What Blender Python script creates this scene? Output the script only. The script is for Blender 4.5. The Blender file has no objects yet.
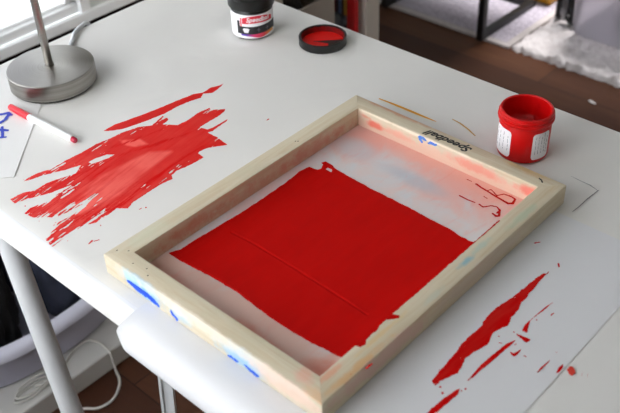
import bpy, bmesh, math, random
import numpy as np
from mathutils import Vector, Matrix, Euler

C = bpy.context.scene.collection
PI = math.pi
TZ = 0.74            # height of the table top
L, D, W, H = 0.40574, 0.3037, 0.02275, 0.0259
FX, FY = -0.0039, -0.0069     # where the frame's left corner stands
K = 0.9896   # the printing frame: length, depth, rail width, rail height

# ------------------------------------------------------------------ traced outlines (millimetres in the world)
POLY = {
 'strokeA': [(161.3, 217.7), (181.5, 218.0), (201.5, 212.7), (226.4, 207.2), (246.0, 203.4), (264.2, 200.5), (297.9, 194.5), (308.1, 188.0), (324.9, 188.6), (336.3, 183.4), (344.1, 183.0), (336.0, 180.4), (328.2, 178.1), (316.3, 176.6), (306.6, 184.9), (303.3, 183.2), (297.8, 179.7), (279.0, 185.1), (263.1, 187.5), (240.0, 187.2), (208.1, 194.0), (182.3, 200.9), (167.0, 211.5)],
 'main': [(29.8, 205.5), (36.9, 208.3), (60.5, 203.2), (68.1, 198.9), (90.7, 200.3), (114.0, 199.1), (123.7, 199.7), (137.8, 200.4), (155.6, 196.8), (175.3, 195.2), (196.7, 189.2), (211.9, 178.0), (219.6, 172.3), (227.2, 161.2), (232.7, 152.6), (249.0, 151.3), (269.5, 154.1), (287.7, 151.3), (286.7, 147.4), (276.6, 146.1), (288.3, 143.4), (299.4, 132.9), (295.6, 130.2), (283.9, 127.5), (262.6, 127.0), (247.5, 126.9), (250.8, 114.1), (260.8, 112.5), (284.2, 112.6), (280.5, 110.0), (263.6, 109.1), (253.1, 107.2), (246.2, 109.1), (246.4, 93.0), (242.8, 69.1), (232.1, 77.6), (222.7, 83.6), (210.5, 86.1), (206.0, 83.7), (205.7, 77.0), (205.4, 72.6), (195.6, 72.4), (178.2, 74.2), (164.3, 77.1), (155.3, 74.5), (150.4, 68.4), (133.8, 71.0), (110.8, 70.0), (90.3, 68.8), (80.1, 64.2), (71.9, 74.9), (59.4, 72.7), (40.3, 71.7), (32.0, 76.7), (20.0, 78.0), (10.0, 79.2), (0.7, 70.2), (-7.6, 73.4), (-17.5, 75.5), (-13.0, 97.5), (-7.1, 92.9), (1.0, 100.8), (11.7, 110.1), (22.3, 117.3), (13.2, 118.2), (9.6, 123.9), (-0.1, 132.7), (-3.2, 151.3), (5.8, 153.0), (16.4, 151.0), (32.8, 148.4), (45.0, 151.3), (63.5, 151.0), (64.9, 153.0), (38.4, 159.2), (13.9, 171.2), (0.3, 174.5), (1.8, 185.7), (19.0, 184.7), (30.5, 177.6), (50.0, 178.9), (62.2, 175.5), (82.3, 167.8), (97.1, 177.6), (77.6, 184.8), (55.3, 195.7), (37.9, 200.7)],
 'wedge': [(22.4, 113.7), (34.3, 112.8), (62.1, 110.1), (50.1, 105.5), (27.8, 103.8), (18.5, 106.2)],
 'hole1': [(107.2, 175.2), (117.4, 175.5), (131.2, 171.3), (137.9, 163.9), (131.0, 163.1), (119.0, 165.5), (107.9, 169.0)],
 'thin': [(42.4, 116.2), (95.8, 137.1), (132.2, 135.0), (168.5, 131.0), (185.9, 113.3), (147.8, 106.2), (89.8, 94.8), (58.2, 97.2), (39.0, 100.0)],  # coral area: window sheen on the wet paint, put into its colour
 'sheen2': [(162.7, 183.4), (180.5, 165.3), (179.8, 148.5), (165.7, 155.1), (158.9, 170.5)],
 'tongue': [(211.4, 178.6), (235.1, 185.1), (234.8, 182.1), (222.4, 178.7), (236.2, 177.7), (233.9, 171.8), (226.1, 169.9), (218.9, 169.4)],
 'C': [(289.0, -356.9), (287.3, -353.8), (276.3, -352.3), (262.8, -351.3), (246.4, -350.0), (232.3, -348.5), (219.7, -346.1), (206.8, -344.9), (192.2, -346.3), (182.7, -348.6), (165.2, -347.2), (151.7, -347.4), (139.7, -349.6), (126.5, -350.3), (112.2, -351.6), (99.8, -352.8), (97.3, -353.0), (94.6, -359.1), (103.1, -359.4), (111.1, -362.5), (120.5, -365.4), (127.6, -364.1), (138.8, -360.5), (150.2, -361.9), (166.5, -366.1), (170.9, -365.6), (182.6, -361.9), (192.6, -363.8), (201.4, -367.6), (212.1, -363.9), (227.5, -363.3), (236.7, -360.0), (249.0, -359.8), (246.5, -359.1), (261.4, -358.8), (275.9, -357.4)],
 'D': [(118.3, -377.5), (123.0, -377.2), (142.5, -375.8), (161.7, -377.4), (178.7, -379.1), (189.6, -383.2), (180.0, -383.2), (170.8, -382.5), (146.8, -380.8), (135.9, -379.4), (125.8, -379.2)],
 'E': [(107.0, -377.5), (99.1, -375.4), (90.8, -373.7), (71.8, -371.9), (61.0, -371.6), (65.6, -376.9), (75.9, -378.0), (90.3, -379.7), (101.4, -379.8)],
 'F': [(259.6, -383.9), (247.0, -381.6), (234.0, -380.4), (212.6, -379.1), (204.4, -380.7), (203.8, -386.7), (212.4, -383.0), (220.6, -379.8), (239.4, -382.1)],
 'G': [(197.5, -379.4), (198.4, -385.8), (199.4, -391.8), (199.3, -394.0), (193.0, -392.5), (194.9, -385.8), (195.5, -381.5)],
 'H': [(173.5, -387.3), (174.3, -391.2), (183.9, -393.6), (177.9, -394.4), (170.9, -393.9), (170.9, -390.1)],
 'I': [(188.9, -420.7), (175.6, -419.2), (168.0, -419.7), (167.9, -420.5), (174.6, -420.9), (186.1, -421.3)],
 'J': [(192.0, -432.4), (185.4, -431.6), (178.1, -433.3), (180.1, -434.7), (188.0, -434.7)],
 'K': [(192.6, -438.2), (194.9, -440.0), (192.9, -444.2), (190.0, -446.4), (184.8, -445.8), (184.9, -442.2), (187.7, -439.0)],
 'M': [(200.0, -454.3), (194.0, -456.5), (189.6, -457.7), (194.9, -455.8)],
 'N': [(196.3, -450.9), (191.8, -452.1), (188.5, -452.8), (192.8, -451.4)],
 'ink': [(57.8, -32.3), (65.4, -34.9), (70.0, -37.9), (84.3, -38.1), (98.2, -38.9), (119.5, -40.2), (156.0, -42.5), (190.4, -43.4), (229.7, -42.6), (258.5, -39.9), (269.9, -42.5), (274.9, -44.4), (281.3, -45.1), (287.5, -47.7), (292.8, -51.1), (292.1, -61.3), (289.0, -70.5), (287.3, -93.8), (285.7, -125.6), (285.6, -155.3), (285.6, -184.0), (284.1, -212.9), (284.0, -239.9), (281.2, -255.1), (281.2, -265.5)],
 'notch': [(271.7, -42.5), (279.4, -43.6), (287.5, -46.0), (285.9, -52.3), (278.3, -55.9), (273.6, -54.5)],
 'notch2': [(280.3, -60.6), (285.0, -61.2), (285.0, -67.6), (280.0, -71.1)],
 'inklow': [(64.8, -271.0), (63.5, -259.7), (61.1, -240.1), (59.8, -220.4), (59.4, -198.1), (60.2, -172.4), (63.3, -134.9), (62.5, -101.5), (59.9, -73.3), (57.9, -54.9)],
 'ridge': [(125.6, -61.1), (127.9, -90.1), (127.3, -147.3), (126.0, -204.6), (123.8, -255.0)],
}
STROKE = {
 'spotsC': [[(323.3, -322.4, 1.0), (327.9, -325.6, 0.5)], [(310.3, -358.3, 1.0), (306.4, -360.9, 0.8)], [(289.4, -357.3, 0.5), (293.0, -356.8, 0.3)], [(183.2, -368.7, 0.7)], [(176.6, -373.2, 0.5), (177.6, -375.4, 0.5)], [(239.9, -391.4, 0.7), (243.8, -391.8, 0.5)], [(225.0, -384.3, 0.6)], [(92.1, -369.0, 1.1)], [(96.4, -363.4, 1.0)], [(109.2, -381.9, 0.9)], [(197.3, -376.5, 0.6)], [(177.7, -399.9, 0.5), (177.8, -402.0, 0.4)], [(200.4, -420.7, 0.4)], [(112.6, -350.8, 0.4)], [(105.0, -380.5, 0.5)], [(185.8, -386.1, 0.4), (183.3, -386.0, 0.4)]],
 'spotsA': [[(317.6, 70.9, 1.0), (314.7, 70.7, 0.6)], [(87.1, 52.9, 0.5), (90.5, 52.5, 0.5)], [(94.3, 49.4, 0.9)], [(5.5, 160.6, 0.7)], [(40.5, 63.7, 0.7)], [(18.0, 49.5, 1.3), (12.7, 47.9, 0.8)], [(18.9, 47.1, 0.6), (24.0, 44.9, 0.7)], [(-0.1, 124.3, 0.5)]],
 'orange': [[(446.3, -9.9, 0.7), (447.5, -35.1, 1.3), (447.9, -62.7, 1.5), (448.0, -83.6, 1.2), (448.7, -100.5, 0.4)]],
 'brown': [[(466.3, -113.6, 0.5), (464.6, -126.4, 0.8), (459.6, -142.0, 0.8), (453.0, -157.1, 0.5)]],
 'pencil': [[(453.2, -290.9, 0.25), (452.0, -303.2, 0.4), (451.5, -316.3, 0.5), (447.9, -328.3, 0.3)], [(449.1, -328.3, 0.4), (426.0, -326.6, 0.6), (410.5, -326.6, 0.5), (395.7, -325.7, 0.3)]],
 'blue': [[(92.3, 363.1, 1.6), (98.3, 355.7, 1.9), (106.5, 351.5, 2.1), (106.7, 343.5, 1.5)], [(105.2, 347.2, 1.6), (95.2, 340.1, 1.7), (85.7, 338.4, 1.6), (78.6, 341.5, 1.6)], [(82.2, 327.7, 1.2), (73.8, 313.9, 1.4), (69.6, 306.2, 1.2)], [(72.6, 332.0, 1.5), (78.0, 321.6, 1.9), (82.0, 314.9, 1.4)], [(60.8, 313.4, 1.3), (66.4, 308.3, 1.4), (71.8, 303.2, 1.1)]],
 'side_blue': [[(-36.8, 744.8, 1.5), (-46.7, 745.1, 3.8), (-56.1, 743.8, 3.6), (-67.2, 743.6, 3.0), (-77.9, 741.8, 2.6), (-83.7, 739.9, 1.6)], [(-104.8, 744.9, 0.9), (-107.0, 740.7, 2), (-112.5, 738.0, 1.6)], [(-186.7, 731.9, 1.2), (-193.7, 732.7, 1.8), (-199.1, 732.4, 1.2)], [(-208.8, 733.9, 1), (-218.0, 732.3, 2), (-226.5, 731.6, 1.4)]],
 'rail_red': [[(-205.3, 727.4, 1.3), (-213.5, 725.4, 1.1), (-222.0, 724.3, 1.0), (-231.9, 722.5, 1.1), (-241.7, 721.4, 1.1), (-250.0, 720.4, 1.5), (-255.9, 723.3, 1.4)], [(-221.9, 725.7, 0.5), (-225.7, 729.1, 0.5), (-230.1, 726.8, 0.6), (-234.5, 723.8, 0.7)], [(-234.5, 724.5, 0.7), (-243.2, 730.7, 0.7), (-252.7, 732.0, 0.8), (-258.6, 730.8, 1.0), (-256.3, 724.3, 1.3)], [(-192.0, 728.0, 0.5), (-198.4, 727.8, 0.4)]],
 'screen_red': [[(339.7, -213.4, 0.9), (339.1, -224.0, 0.9), (340.1, -233.9, 0.7)], [(340.5, -239.6, 0.9), (339.1, -245.6, 0.9), (342.8, -248.5, 0.8), (347.0, -251.0, 0.7), (349.1, -257.5, 0.8), (345.9, -263.6, 1.2), (340.0, -263.5, 1.0)], [(336.1, -260.2, 1.0), (334.9, -265.6, 1.4), (337.0, -268.1, 1.2), (344.8, -263.6, 1.1)], [(356.0, -235.6, 0.5), (355.0, -240.3, 0.5)]],
 'rail_top_red': [[(118.3, -285.4, 1.2), (123.2, -287.5, 2.6), (125.6, -290.5, 1.8)]],
 'rail_top_red2': [[(56.6, -310.6, 0.9), (61.7, -311.0, 1.3), (64.2, -311.2, 0.7)], [(42.5, -304.9, 0.5)]],
}


# ------------------------------------------------------------------ helpers
def lin(c):
    return c / 12.92 if c <= 0.04045 else ((c + 0.055) / 1.055) ** 2.4

def rgb(r, g, b, a=1.0):
    return (lin(r / 255), lin(g / 255), lin(b / 255), a)

class NT:
    def __init__(self, name):
        self.m = bpy.data.materials.new(name)
        self.m.use_nodes = True
        self.t = self.m.node_tree
        self.b = self.t.nodes['Principled BSDF']
    def n(self, kind, **kw):
        x = self.t.nodes.new(kind)
        for k, v in kw.items():
            setattr(x, k, v)
        return x
    def l(self, a, b):
        self.t.links.new(a, b)
    def obj(self):
        if not hasattr(self, '_tc'):
            self._tc = self.n('ShaderNodeTexCoord')
        return self._tc.outputs['Object']
    def mapping(self, scale=(1, 1, 1), rot=(0, 0, 0), loc=(0, 0, 0), src=None):
        m = self.n('ShaderNodeMapping')
        m.inputs['Scale'].default_value = scale
        m.inputs['Rotation'].default_value = rot
        m.inputs['Location'].default_value = loc
        self.l(src or self.obj(), m.inputs['Vector'])
        return m.outputs[0]
    def noise(self, vec, scale, detail=4, rough=0.55, dist=0.0):
        x = self.n('ShaderNodeTexNoise')
        x.inputs['Scale'].default_value = scale
        x.inputs['Detail'].default_value = detail
        x.inputs['Roughness'].default_value = rough
        x.inputs['Distortion'].default_value = dist
        self.l(vec, x.inputs['Vector'])
        return x.outputs['Fac']
    def math(self, op, a, b=None, c=None, clamp=False):
        x = self.n('ShaderNodeMath', operation=op, use_clamp=clamp)
        for i, v in enumerate((a, b, c)):
            if v is None: continue
            if isinstance(v, (int, float)): x.inputs[i].default_value = v
            else: self.l(v, x.inputs[i])
        return x.outputs[0]
    def ramp(self, fac, stops, interp='LINEAR'):
        x = self.n('ShaderNodeValToRGB')
        x.color_ramp.interpolation = interp
        e = x.color_ramp.elements
        while len(e) < len(stops): e.new(0.5)
        for i, (p, c) in enumerate(stops):
            e[i].position = p
            e[i].color = c if len(c) == 4 else (*c, 1)
        self.l(fac, x.inputs[0])
        return x.outputs[0]
    def step(self, fac, a, b):
        x = self.n('ShaderNodeMapRange', interpolation_type='SMOOTHSTEP')
        x.inputs['From Min'].default_value = a
        x.inputs['From Max'].default_value = b
        self.l(fac, x.inputs['Value'])
        return x.outputs[0]
    def mix(self, fac, a, b):
        x = self.n('ShaderNodeMix', data_type='RGBA')
        if isinstance(fac, (int, float)): x.inputs[0].default_value = fac
        else: self.l(fac, x.inputs[0])
        for i, v in ((6, a), (7, b)):
            if isinstance(v, tuple): x.inputs[i].default_value = v
            else: self.l(v, x.inputs[i])
        return x.outputs[2]
    def bump(self, h, strength=0.3, dist=0.001):
        x = self.n('ShaderNodeBump')
        x.inputs['Strength'].default_value = strength
        x.inputs['Distance'].default_value = dist
        self.l(h, x.inputs['Height'])
        self.l(x.outputs[0], self.b.inputs['Normal'])
    def col(self, c):
        if isinstance(c, tuple): self.b.inputs['Base Color'].default_value = c
        else: self.l(c, self.b.inputs['Base Color'])
    def set(self, **kw):
        for k, v in kw.items():
            s = self.b.inputs[k.replace('_', ' ')]
            if hasattr(v, 'is_linked') or hasattr(v, 'links'): self.l(v, s)
            else: s.default_value = v
        return self
    def blob(self, centre, radii, warp=None, soft=(1.0, 0.4), rot=(0, 0, 0)):
        """1 inside an ellipsoid round centre, 0 outside, the rim broken up by noise"""
        v = self.n('ShaderNodeVectorMath', operation='SUBTRACT')
        self.l(self.obj(), v.inputs[0]); v.inputs[1].default_value = centre
        d = self.n('ShaderNodeVectorMath', operation='DIVIDE')
        self.l(v.outputs[0], d.inputs[0]); d.inputs[1].default_value = radii
        ln = self.n('ShaderNodeVectorMath', operation='LENGTH')
        self.l(d.outputs[0], ln.inputs[0])
        val = ln.outputs['Value']
        if warp is not None:
            val = self.math('ADD', val, self.math('MULTIPLY', self.math('SUBTRACT', warp, 0.5), 1.6))
        return self.step(val, soft[0], soft[1])

def simple(name, c, rough=0.5, metal=0.0, noise=0.0, nscale=30, bump=0.0, bscale=200, **kw):
    t = NT(name)
    if noise:
        f = t.noise(t.obj(), nscale)
        k = lambda s: tuple(max(0, min(1, x * s)) for x in c[:3]) + (1,)
        t.col(t.ramp(f, [(0.3, k(1 - noise)), (0.7, k(1 + noise))]))
    else:
        t.col(c)
    t.set(Roughness=rough, Metallic=metal, **kw)
    if bump:
        t.bump(t.noise(t.obj(), bscale), bump, 0.001)
    return t.m

def tag(o, label=None, cat=None, group=None, kind=None):
    if label: o['label'] = label
    if cat: o['category'] = cat
    if group: o['group'] = group
    if kind: o['kind'] = kind
    return o

def thing(name, label, cat, loc, group=None):
    o = bpy.data.objects.new(name, None)
    o.empty_display_size = 0.05
    o.location = loc
    C.objects.link(o)
    return tag(o, label, cat, group)

def world_loc(o):
    v = Vector((0, 0, 0))
    while o is not None:
        v += o.location
        o = o.parent
    return v

def obj(name, bm, mat, parent=None, origin=None, smooth=False, label=None):
    """link a bmesh, given in world coordinates, as one object (under its thing when parent is given)"""
    base = world_loc(parent) if parent is not None else Vector(origin or (0, 0, 0))
    for v in bm.verts: v.co -= base
    me = bpy.data.meshes.new(name)
    bmesh.ops.recalc_face_normals(bm, faces=bm.faces)
    bm.to_mesh(me); bm.free()
    o = bpy.data.objects.new(name, me)
    C.objects.link(o)
    for m in (mat if isinstance(mat, (list, tuple)) else [mat]): me.materials.append(m)
    if parent is not None: o.parent = parent
    else: o.location = base
    if smooth:
        for p in me.polygons: p.use_smooth = True
        try: me.set_sharp_from_angle(angle=math.radians(smooth if smooth is not True else 40))
        except Exception: pass
    if label: o['label'] = label
    return o

def box(bm, x0, x1, y0, y1, z0, z1, bev=0.0, seg=2, mi=0):
    vs = [bm.verts.new(p) for p in ((x0, y0, z0), (x1, y0, z0), (x1, y1, z0), (x0, y1, z0), (x0, y0, z1), (x1, y0, z1), (x1, y1, z1), (x0, y1, z1))]
    fs = [bm.faces.new([vs[i] for i in q]) for q in ((3, 2, 1, 0), (4, 5, 6, 7), (0, 1, 5, 4), (1, 2, 6, 5), (2, 3, 7, 6), (3, 0, 4, 7))]
    for f_ in fs: f_.material_index = mi
    if bev:
        es = list({e for f_ in fs for e in f_.edges})
        bmesh.ops.bevel(bm, geom=es, offset=bev, segments=seg, affect='EDGES', profile=0.5)
    return bm

def BX(*a, **k): return box(bmesh.new(), *a, **k)

def lathe(profile, cx, cy, n=72, closed=False):
    """turn (radius, z) pairs round a vertical axis"""
    bm = bmesh.new()
    rings = []
    for r, z in profile:
        if r < 1e-6: rings.append([bm.verts.new((cx, cy, z))])
        else: rings.append([bm.verts.new((cx + r * math.cos(2 * PI * i / n), cy + r * math.sin(2 * PI * i / n), z)) for i in range(n)])
    pairs = list(zip(rings, rings[1:]))
    if closed: pairs.append((rings[-1], rings[0]))
    for a, b in pairs:
        for i in range(n):
            j = (i + 1) % n
            if len(a) == 1 and len(b) == 1: continue
            if len(a) == 1: bm.faces.new((a[0], b[i], b[j]))
            elif len(b) == 1: bm.faces.new((a[i], a[j], b[0]))
            else: bm.faces.new((a[i], a[j], b[j], b[i]))
    return bm

def tube(bm, pts, r, n=12, cap=True):
    pts = [Vector(p) for p in pts]
    rs = r if isinstance(r, (list, tuple)) else [r] * len(pts)
    rings = []
    prev = None
    for i, p in enumerate(pts):
        t = (pts[min(i + 1, len(pts) - 1)] - pts[max(i - 1, 0)]).normalized()
        if prev is None:
            a = Vector((0, 0, 1)) if abs(t.z) < 0.9 else Vector((1, 0, 0))
            u = t.cross(a).normalized()
        else:
            u = (prev - t * prev.dot(t)).normalized()
        prev = u
        w = t.cross(u)
        rings.append([bm.verts.new(p + rs[i] * (math.cos(2 * PI * k / n) * u + math.sin(2 * PI * k / n) * w)) for k in range(n)])
    for a, b in zip(rings, rings[1:]):
        for k in range(n):
            bm.faces.new((a[k], a[(k + 1) % n], b[(k + 1) % n], b[k]))
    if cap:
        bm.faces.new(rings[0][::-1]); bm.faces.new(rings[-1])
    return bm

def spline(pts, k=8):
    """Catmull-Rom through the points"""
    P = [Vector(p) for p in pts]
    P = [P[0] * 2 - P[1]] + P + [P[-1] * 2 - P[-2]]
    out = []
    for i in range(1, len(P) - 2):
        for s in range(k):
            t = s / k
            a, b, c, d = P[i - 1], P[i], P[i + 1], P[i + 2]
            out.append(0.5 * ((2 * b) + (c - a) * t + (2 * a - 5 * b + 4 * c - d) * t * t + (3 * b - a - 3 * c + d) * t ** 3))
    out.append(P[-2])
    return out

def beam(bm, a, b, w, d, up=(0, 0, 1)):
    """square bar from a to b"""
    a, b = Vector(a), Vector(b)
    t = (b - a).normalized()
    u = t.cross(Vector(up))
    if u.length < 1e-4: u = t.cross(Vector((1, 0, 0)))
    u.normalize(); v = t.cross(u)
    q = []
    for p in (a, b):
        q.append([bm.verts.new(p + u * su * w / 2 + v * sv * d / 2) for su, sv in ((-1, -1), (1, -1), (1, 1), (-1, 1))])
    for k in range(4): bm.faces.new((q[0][k], q[0][(k + 1) % 4], q[1][(k + 1) % 4], q[1][k]))
    bm.faces.new(q[0][::-1]); bm.faces.new(q[1])
    return bm

# value noise on numpy arrays
def vnoise(x, y, seed=0):
    xi = np.floor(x).astype(np.int64); yi = np.floor(y).astype(np.int64)
    xf = x - xi; yf = y - yi
    def h(a, b):
        n = (a * 374761393 + b * 668265263 + seed * 974711) & 0x7fffffff
        n = ((n ^ (n >> 13)) * 1274126177) & 0x7fffffff
        return ((n ^ (n >> 16)) & 0xffff) / 65535.0
    u = xf * xf * (3 - 2 * xf); v = yf * yf * (3 - 2 * yf)
    return (h(xi, yi) * (1 - u) + h(xi + 1, yi) * u) * (1 - v) + (h(xi, yi + 1) * (1 - u) + h(xi + 1, yi + 1) * u) * v

def fbm(x, y, seed=0, o=3):
    s = np.zeros_like(x, dtype=float); a = 0.5; t = 0
    for i in range(o):
        s += a * vnoise(x * 2 ** i, y * 2 ** i, seed + i * 17); t += a; a *= 0.55
    return s / t

def poly_sd(X, Y, poly):
    """signed distance in mm, positive inside"""
    d = np.full(X.shape, 1e9); inside = np.zeros(X.shape, bool)
    n = len(poly)
    for i in range(n):
        ax, ay = poly[i]; bx, by = poly[(i + 1) % n]
        ex, ey = bx - ax, by - ay
        q = ex * ex + ey * ey + 1e-9
        t = np.clip(((X - ax) * ex + (Y - ay) * ey) / q, 0, 1)
        d = np.minimum(d, np.hypot(X - ax - t * ex, Y - ay - t * ey))
        c = (ay > Y) != (by > Y)
        with np.errstate(divide='ignore', invalid='ignore'):
            xi = ex * (Y - ay) / (ey if ey != 0 else 1e-9) + ax
        inside ^= c & (X < xi)
    return np.where(inside, d, -d)

def stroke_sd(X, Y, chain):
    f = np.full(X.shape, -1e9)
    if len(chain) == 1: chain = [chain[0], (chain[0][0] + 0.4, chain[0][1] + 0.3, chain[0][2])]
    for (ax, ay, ar), (bx, by, br) in zip(chain, chain[1:]):
        ex, ey = bx - ax, by - ay
        q = ex * ex + ey * ey + 1e-9
        t = np.clip(((X - ax) * ex + (Y - ay) * ey) / q, 0, 1)
        f = np.maximum(f, (ar + t * (br - ar)) - np.hypot(X - ax - t * ex, Y - ay - t * ey))
    return f

def field_mesh(F, gx, gy, height, colour, place):
    """mesh of the region where the field F is positive: its rim lies on the surface, its inside is raised by height"""
    ny, nx = F.shape
    bm = bmesh.new()
    lay = bm.verts.layers.float_color.new('pigment')
    cache = {}
    def corner(i, j):
        k = (i, j)
        if k not in cache:
            v = bm.verts.new(place(gx[i], gy[j], height[j, i])); v[lay] = colour(j, i); cache[k] = v
        return cache[k]
    def cross(i0, j0, i1, j1):
        k = (i0, j0, i1, j1) if (i0, j0) < (i1, j1) else (i1, j1, i0, j0)
        if k not in cache:
            a, b = F[j0, i0], F[j1, i1]
            t = a / (a - b)
            v = bm.verts.new(place(gx[i0] + t * (gx[i1] - gx[i0]), gy[j0] + t * (gy[j1] - gy[j0]), 0.0))
            v[lay] = colour(j0, i0) if a > 0 else colour(j1, i1)
            cache[k] = v
        return cache[k]
    pos = F > 0
    act = pos[:-1, :-1] | pos[1:, :-1] | pos[:-1, 1:] | pos[1:, 1:]
    for j, i in zip(*np.nonzero(act)):
        ring = [(i, j), (i + 1, j), (i + 1, j + 1), (i, j + 1)]
        vs = []
        for q in range(4):
            a, b = ring[q], ring[(q + 1) % 4]
            pa, pb = pos[a[1], a[0]], pos[b[1], b[0]]
            if pa: vs.append(corner(*a))
            if pa != pb: vs.append(cross(*a, *b))
        if len(vs) >= 3:
            try: bm.faces.new(vs)
            except ValueError: pass
    return bm

def grid(xs, ys, step, pad=3):
    gx = np.arange(min(xs) - pad, max(xs) + pad, step); gy = np.arange(min(ys) - pad, max(ys) + pad, step)
    X, Y = np.meshgrid(gx, gy)
    return gx, gy, X, Y

def paint(name, parent, mat, polys=(), strokes=(), holes=(), z=TZ + 0.0009, step=0.8, thick=0.2, edge=0.5, escale=2.5, seed=1,
          place=None, dry=None, tone=None, ridge=None, label=None):
    """a patch of paint lying on a surface"""
    xs = [p[0] for q in polys for p in q] + [p[0] for q in strokes for p in q]
    ys = [p[1] for q in polys for p in q] + [p[1] for q in strokes for p in q]
    gx, gy, X, Y = grid(xs, ys, step)
    F = np.full(X.shape, -1e9)
    for q in polys: F = np.maximum(F, poly_sd(X, Y, q))
    for q in strokes: F = np.maximum(F, stroke_sd(X, Y, q))
    for q in holes: F = np.minimum(F, -poly_sd(X, Y, q))
    F = F + edge * 2 * (fbm(X / escale, Y / escale, seed) - 0.5)
    if dry is not None: F = np.minimum(F, dry(X, Y, F))
    hgt = thick * np.clip(F / 1.2, 0, 1) ** 0.6
    if ridge is not None: hgt = hgt + ridge(X, Y) * np.clip(F / 2, 0, 1)
    T = tone(X, Y, F) if tone is not None else np.zeros(X.shape)
    pl = place or (lambda x, y, h: (x / 1000, y / 1000, z + h / 1000))
    bm = field_mesh(F, gx, gy, hgt, lambda j, i: (float(np.clip(T[j, i], 0, 1)),) * 3 + (1,), pl)
    return obj(name, bm, mat, parent, smooth=60, label=label) if parent is not None else bm

# ------------------------------------------------------------------ materials
def mat_paint(name, deep, thin, rough=0.3, coat=0.2, bump=0.15, spec=0.5):
    t = NT(name)
    a = t.n('ShaderNodeAttribute', attribute_name='pigment')
    t.col(t.mix(a.outputs['Fac'], deep, thin))
    t.set(Roughness=rough)
    t.b.inputs['Coat Weight'].default_value = coat
    t.b.inputs['Specular IOR Level'].default_value = spec
    t.b.inputs['Coat Roughness'].default_value = 0.25
    t.bump(t.noise(t.obj(), 420), bump, 0.0008)
    return t.m

M = {}
M['smear'] = mat_paint('wet_red_paint', rgb(216, 5, 2), rgb(248, 104, 94), 0.42, 0.0, 0.1, 0.1)
M['ink'] = mat_paint('red_screen_ink', rgb(186, 8, 5), rgb(198, 12, 8), 0.6, 0.0, 0.1, 0.06)
M['spot'] = mat_paint('red_paint_spots', rgb(204, 3, 3), rgb(225, 90, 75), 0.5, 0.0, 0.1, 0.06)
M['blue_paint'] = mat_paint('blue_paint', rgb(36, 82, 205), rgb(130, 180, 226), 0.6, 0, 0.1, 0.2)
M['blue_ink'] = mat_paint('blue_marker_ink', rgb(48, 70, 190), rgb(90, 110, 210), 0.6, 0)
M['orange_ink'] = mat_paint('orange_pen_ink', rgb(226, 160, 40), rgb(236, 180, 70), 0.6, 0)
M['brown_ink'] = mat_paint('tan_pen_ink', rgb(196, 150, 80), rgb(205, 165, 100), 0.6, 0)
M['pencil'] = mat_paint('graphite', rgb(120, 120, 124), rgb(150, 150, 152), 0.5, 0)
M['white'] = simple('white_lacquer', rgb(232, 232, 232), 0.35, noise=0.02, nscale=12)
M['leg_white'] = simple('white_powder_coat', rgb(226, 228, 230), 0.3, noise=0.02)
M['wall_white'] = simple('wall_paint', rgb(226, 230, 226), 0.85, noise=0.02, bump=0.05)
M['window_white'] = simple('window_paint', rgb(248, 249, 249), 0.4)
M['gap_shade_and_wood'] = simple('gap_shade_and_dark_wood', rgb(22, 15, 15), 0.9, noise=0.2, Specular_IOR_Level=0.1)  # near-black: painted shade under the sill, and the stand's wooden top
M['black_plastic'] = simple('black_plastic', rgb(12, 13, 14), 0.32, noise=0.05, bump=0.05)
M['black_metal'] = simple('black_powder_coated_steel', rgb(16, 16, 18), 0.45, bump=0.04)
M['red_plastic'] = simple('red_painted_plastic', rgb(200, 6, 8), 0.33, noise=0.06, nscale=60, Specular_IOR_Level=0.35)
M['label_white'] = simple('white_label', rgb(236, 234, 236), 0.5)
M['label_black'] = simple('black_label_print', rgb(28, 30, 34), 0.5)
M['label_red'] = simple('red_label_print', rgb(214, 36, 60), 0.5)
M['scribble'] = simple('grey_label_print', rgb(120, 112, 124), 0.6)
M['lilac'] = simple('lilac_grey_plastic', rgb(176, 174, 190), 0.45, noise=0.03, nscale=8)
M['rim'] = simple('pale_lilac_plastic', rgb(200, 199, 212), 0.4)
M['tray_white'] = simple('cream_white_plastic', rgb(196, 194, 190), 0.4, noise=0.04, nscale=9)
M['cable_white'] = simple('white_cable', rgb(205, 202, 195), 0.45)
M['carton_grey'] = simple('grey_storage_board', rgb(172, 162, 152), 0.7, noise=0.04)
M['yellow'] = simple('yellow_plastic', rgb(206, 148, 22), 0.5, noise=0.06)
M['steel'] = simple('bright_steel', rgb(150, 150, 152), 0.35, 0.9)

# paper
def mat_paper(name, base, tint):
    t = NT(name)
    f = t.noise(t.obj(), 3.2, 3)
    g = t.noise(t.obj(), 900, 3)
    t.col(t.mix(t.step(f, 0.3, 0.75), base, tint))
    t.set(Roughness=0.62)
    w = t.noise(t.mapping((1, 1.7, 1)), 7, 3, 0.5, 0.6)
    t.bump(t.math('ADD', t.math('MULTIPLY', w, 6.0), t.math('MULTIPLY', g, 0.12)), 0.5, 0.0009)
    return t.m
M['paper'] = mat_paper('table_paper', rgb(230, 228, 224), rgb(225, 223, 218))
M['paper2'] = mat_paper('hanging_paper', rgb(227, 227, 229), rgb(222, 222, 224))
M['paper3'] = mat_paper('sketch_paper', rgb(230, 229, 227), rgb(227, 226, 223))

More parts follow.
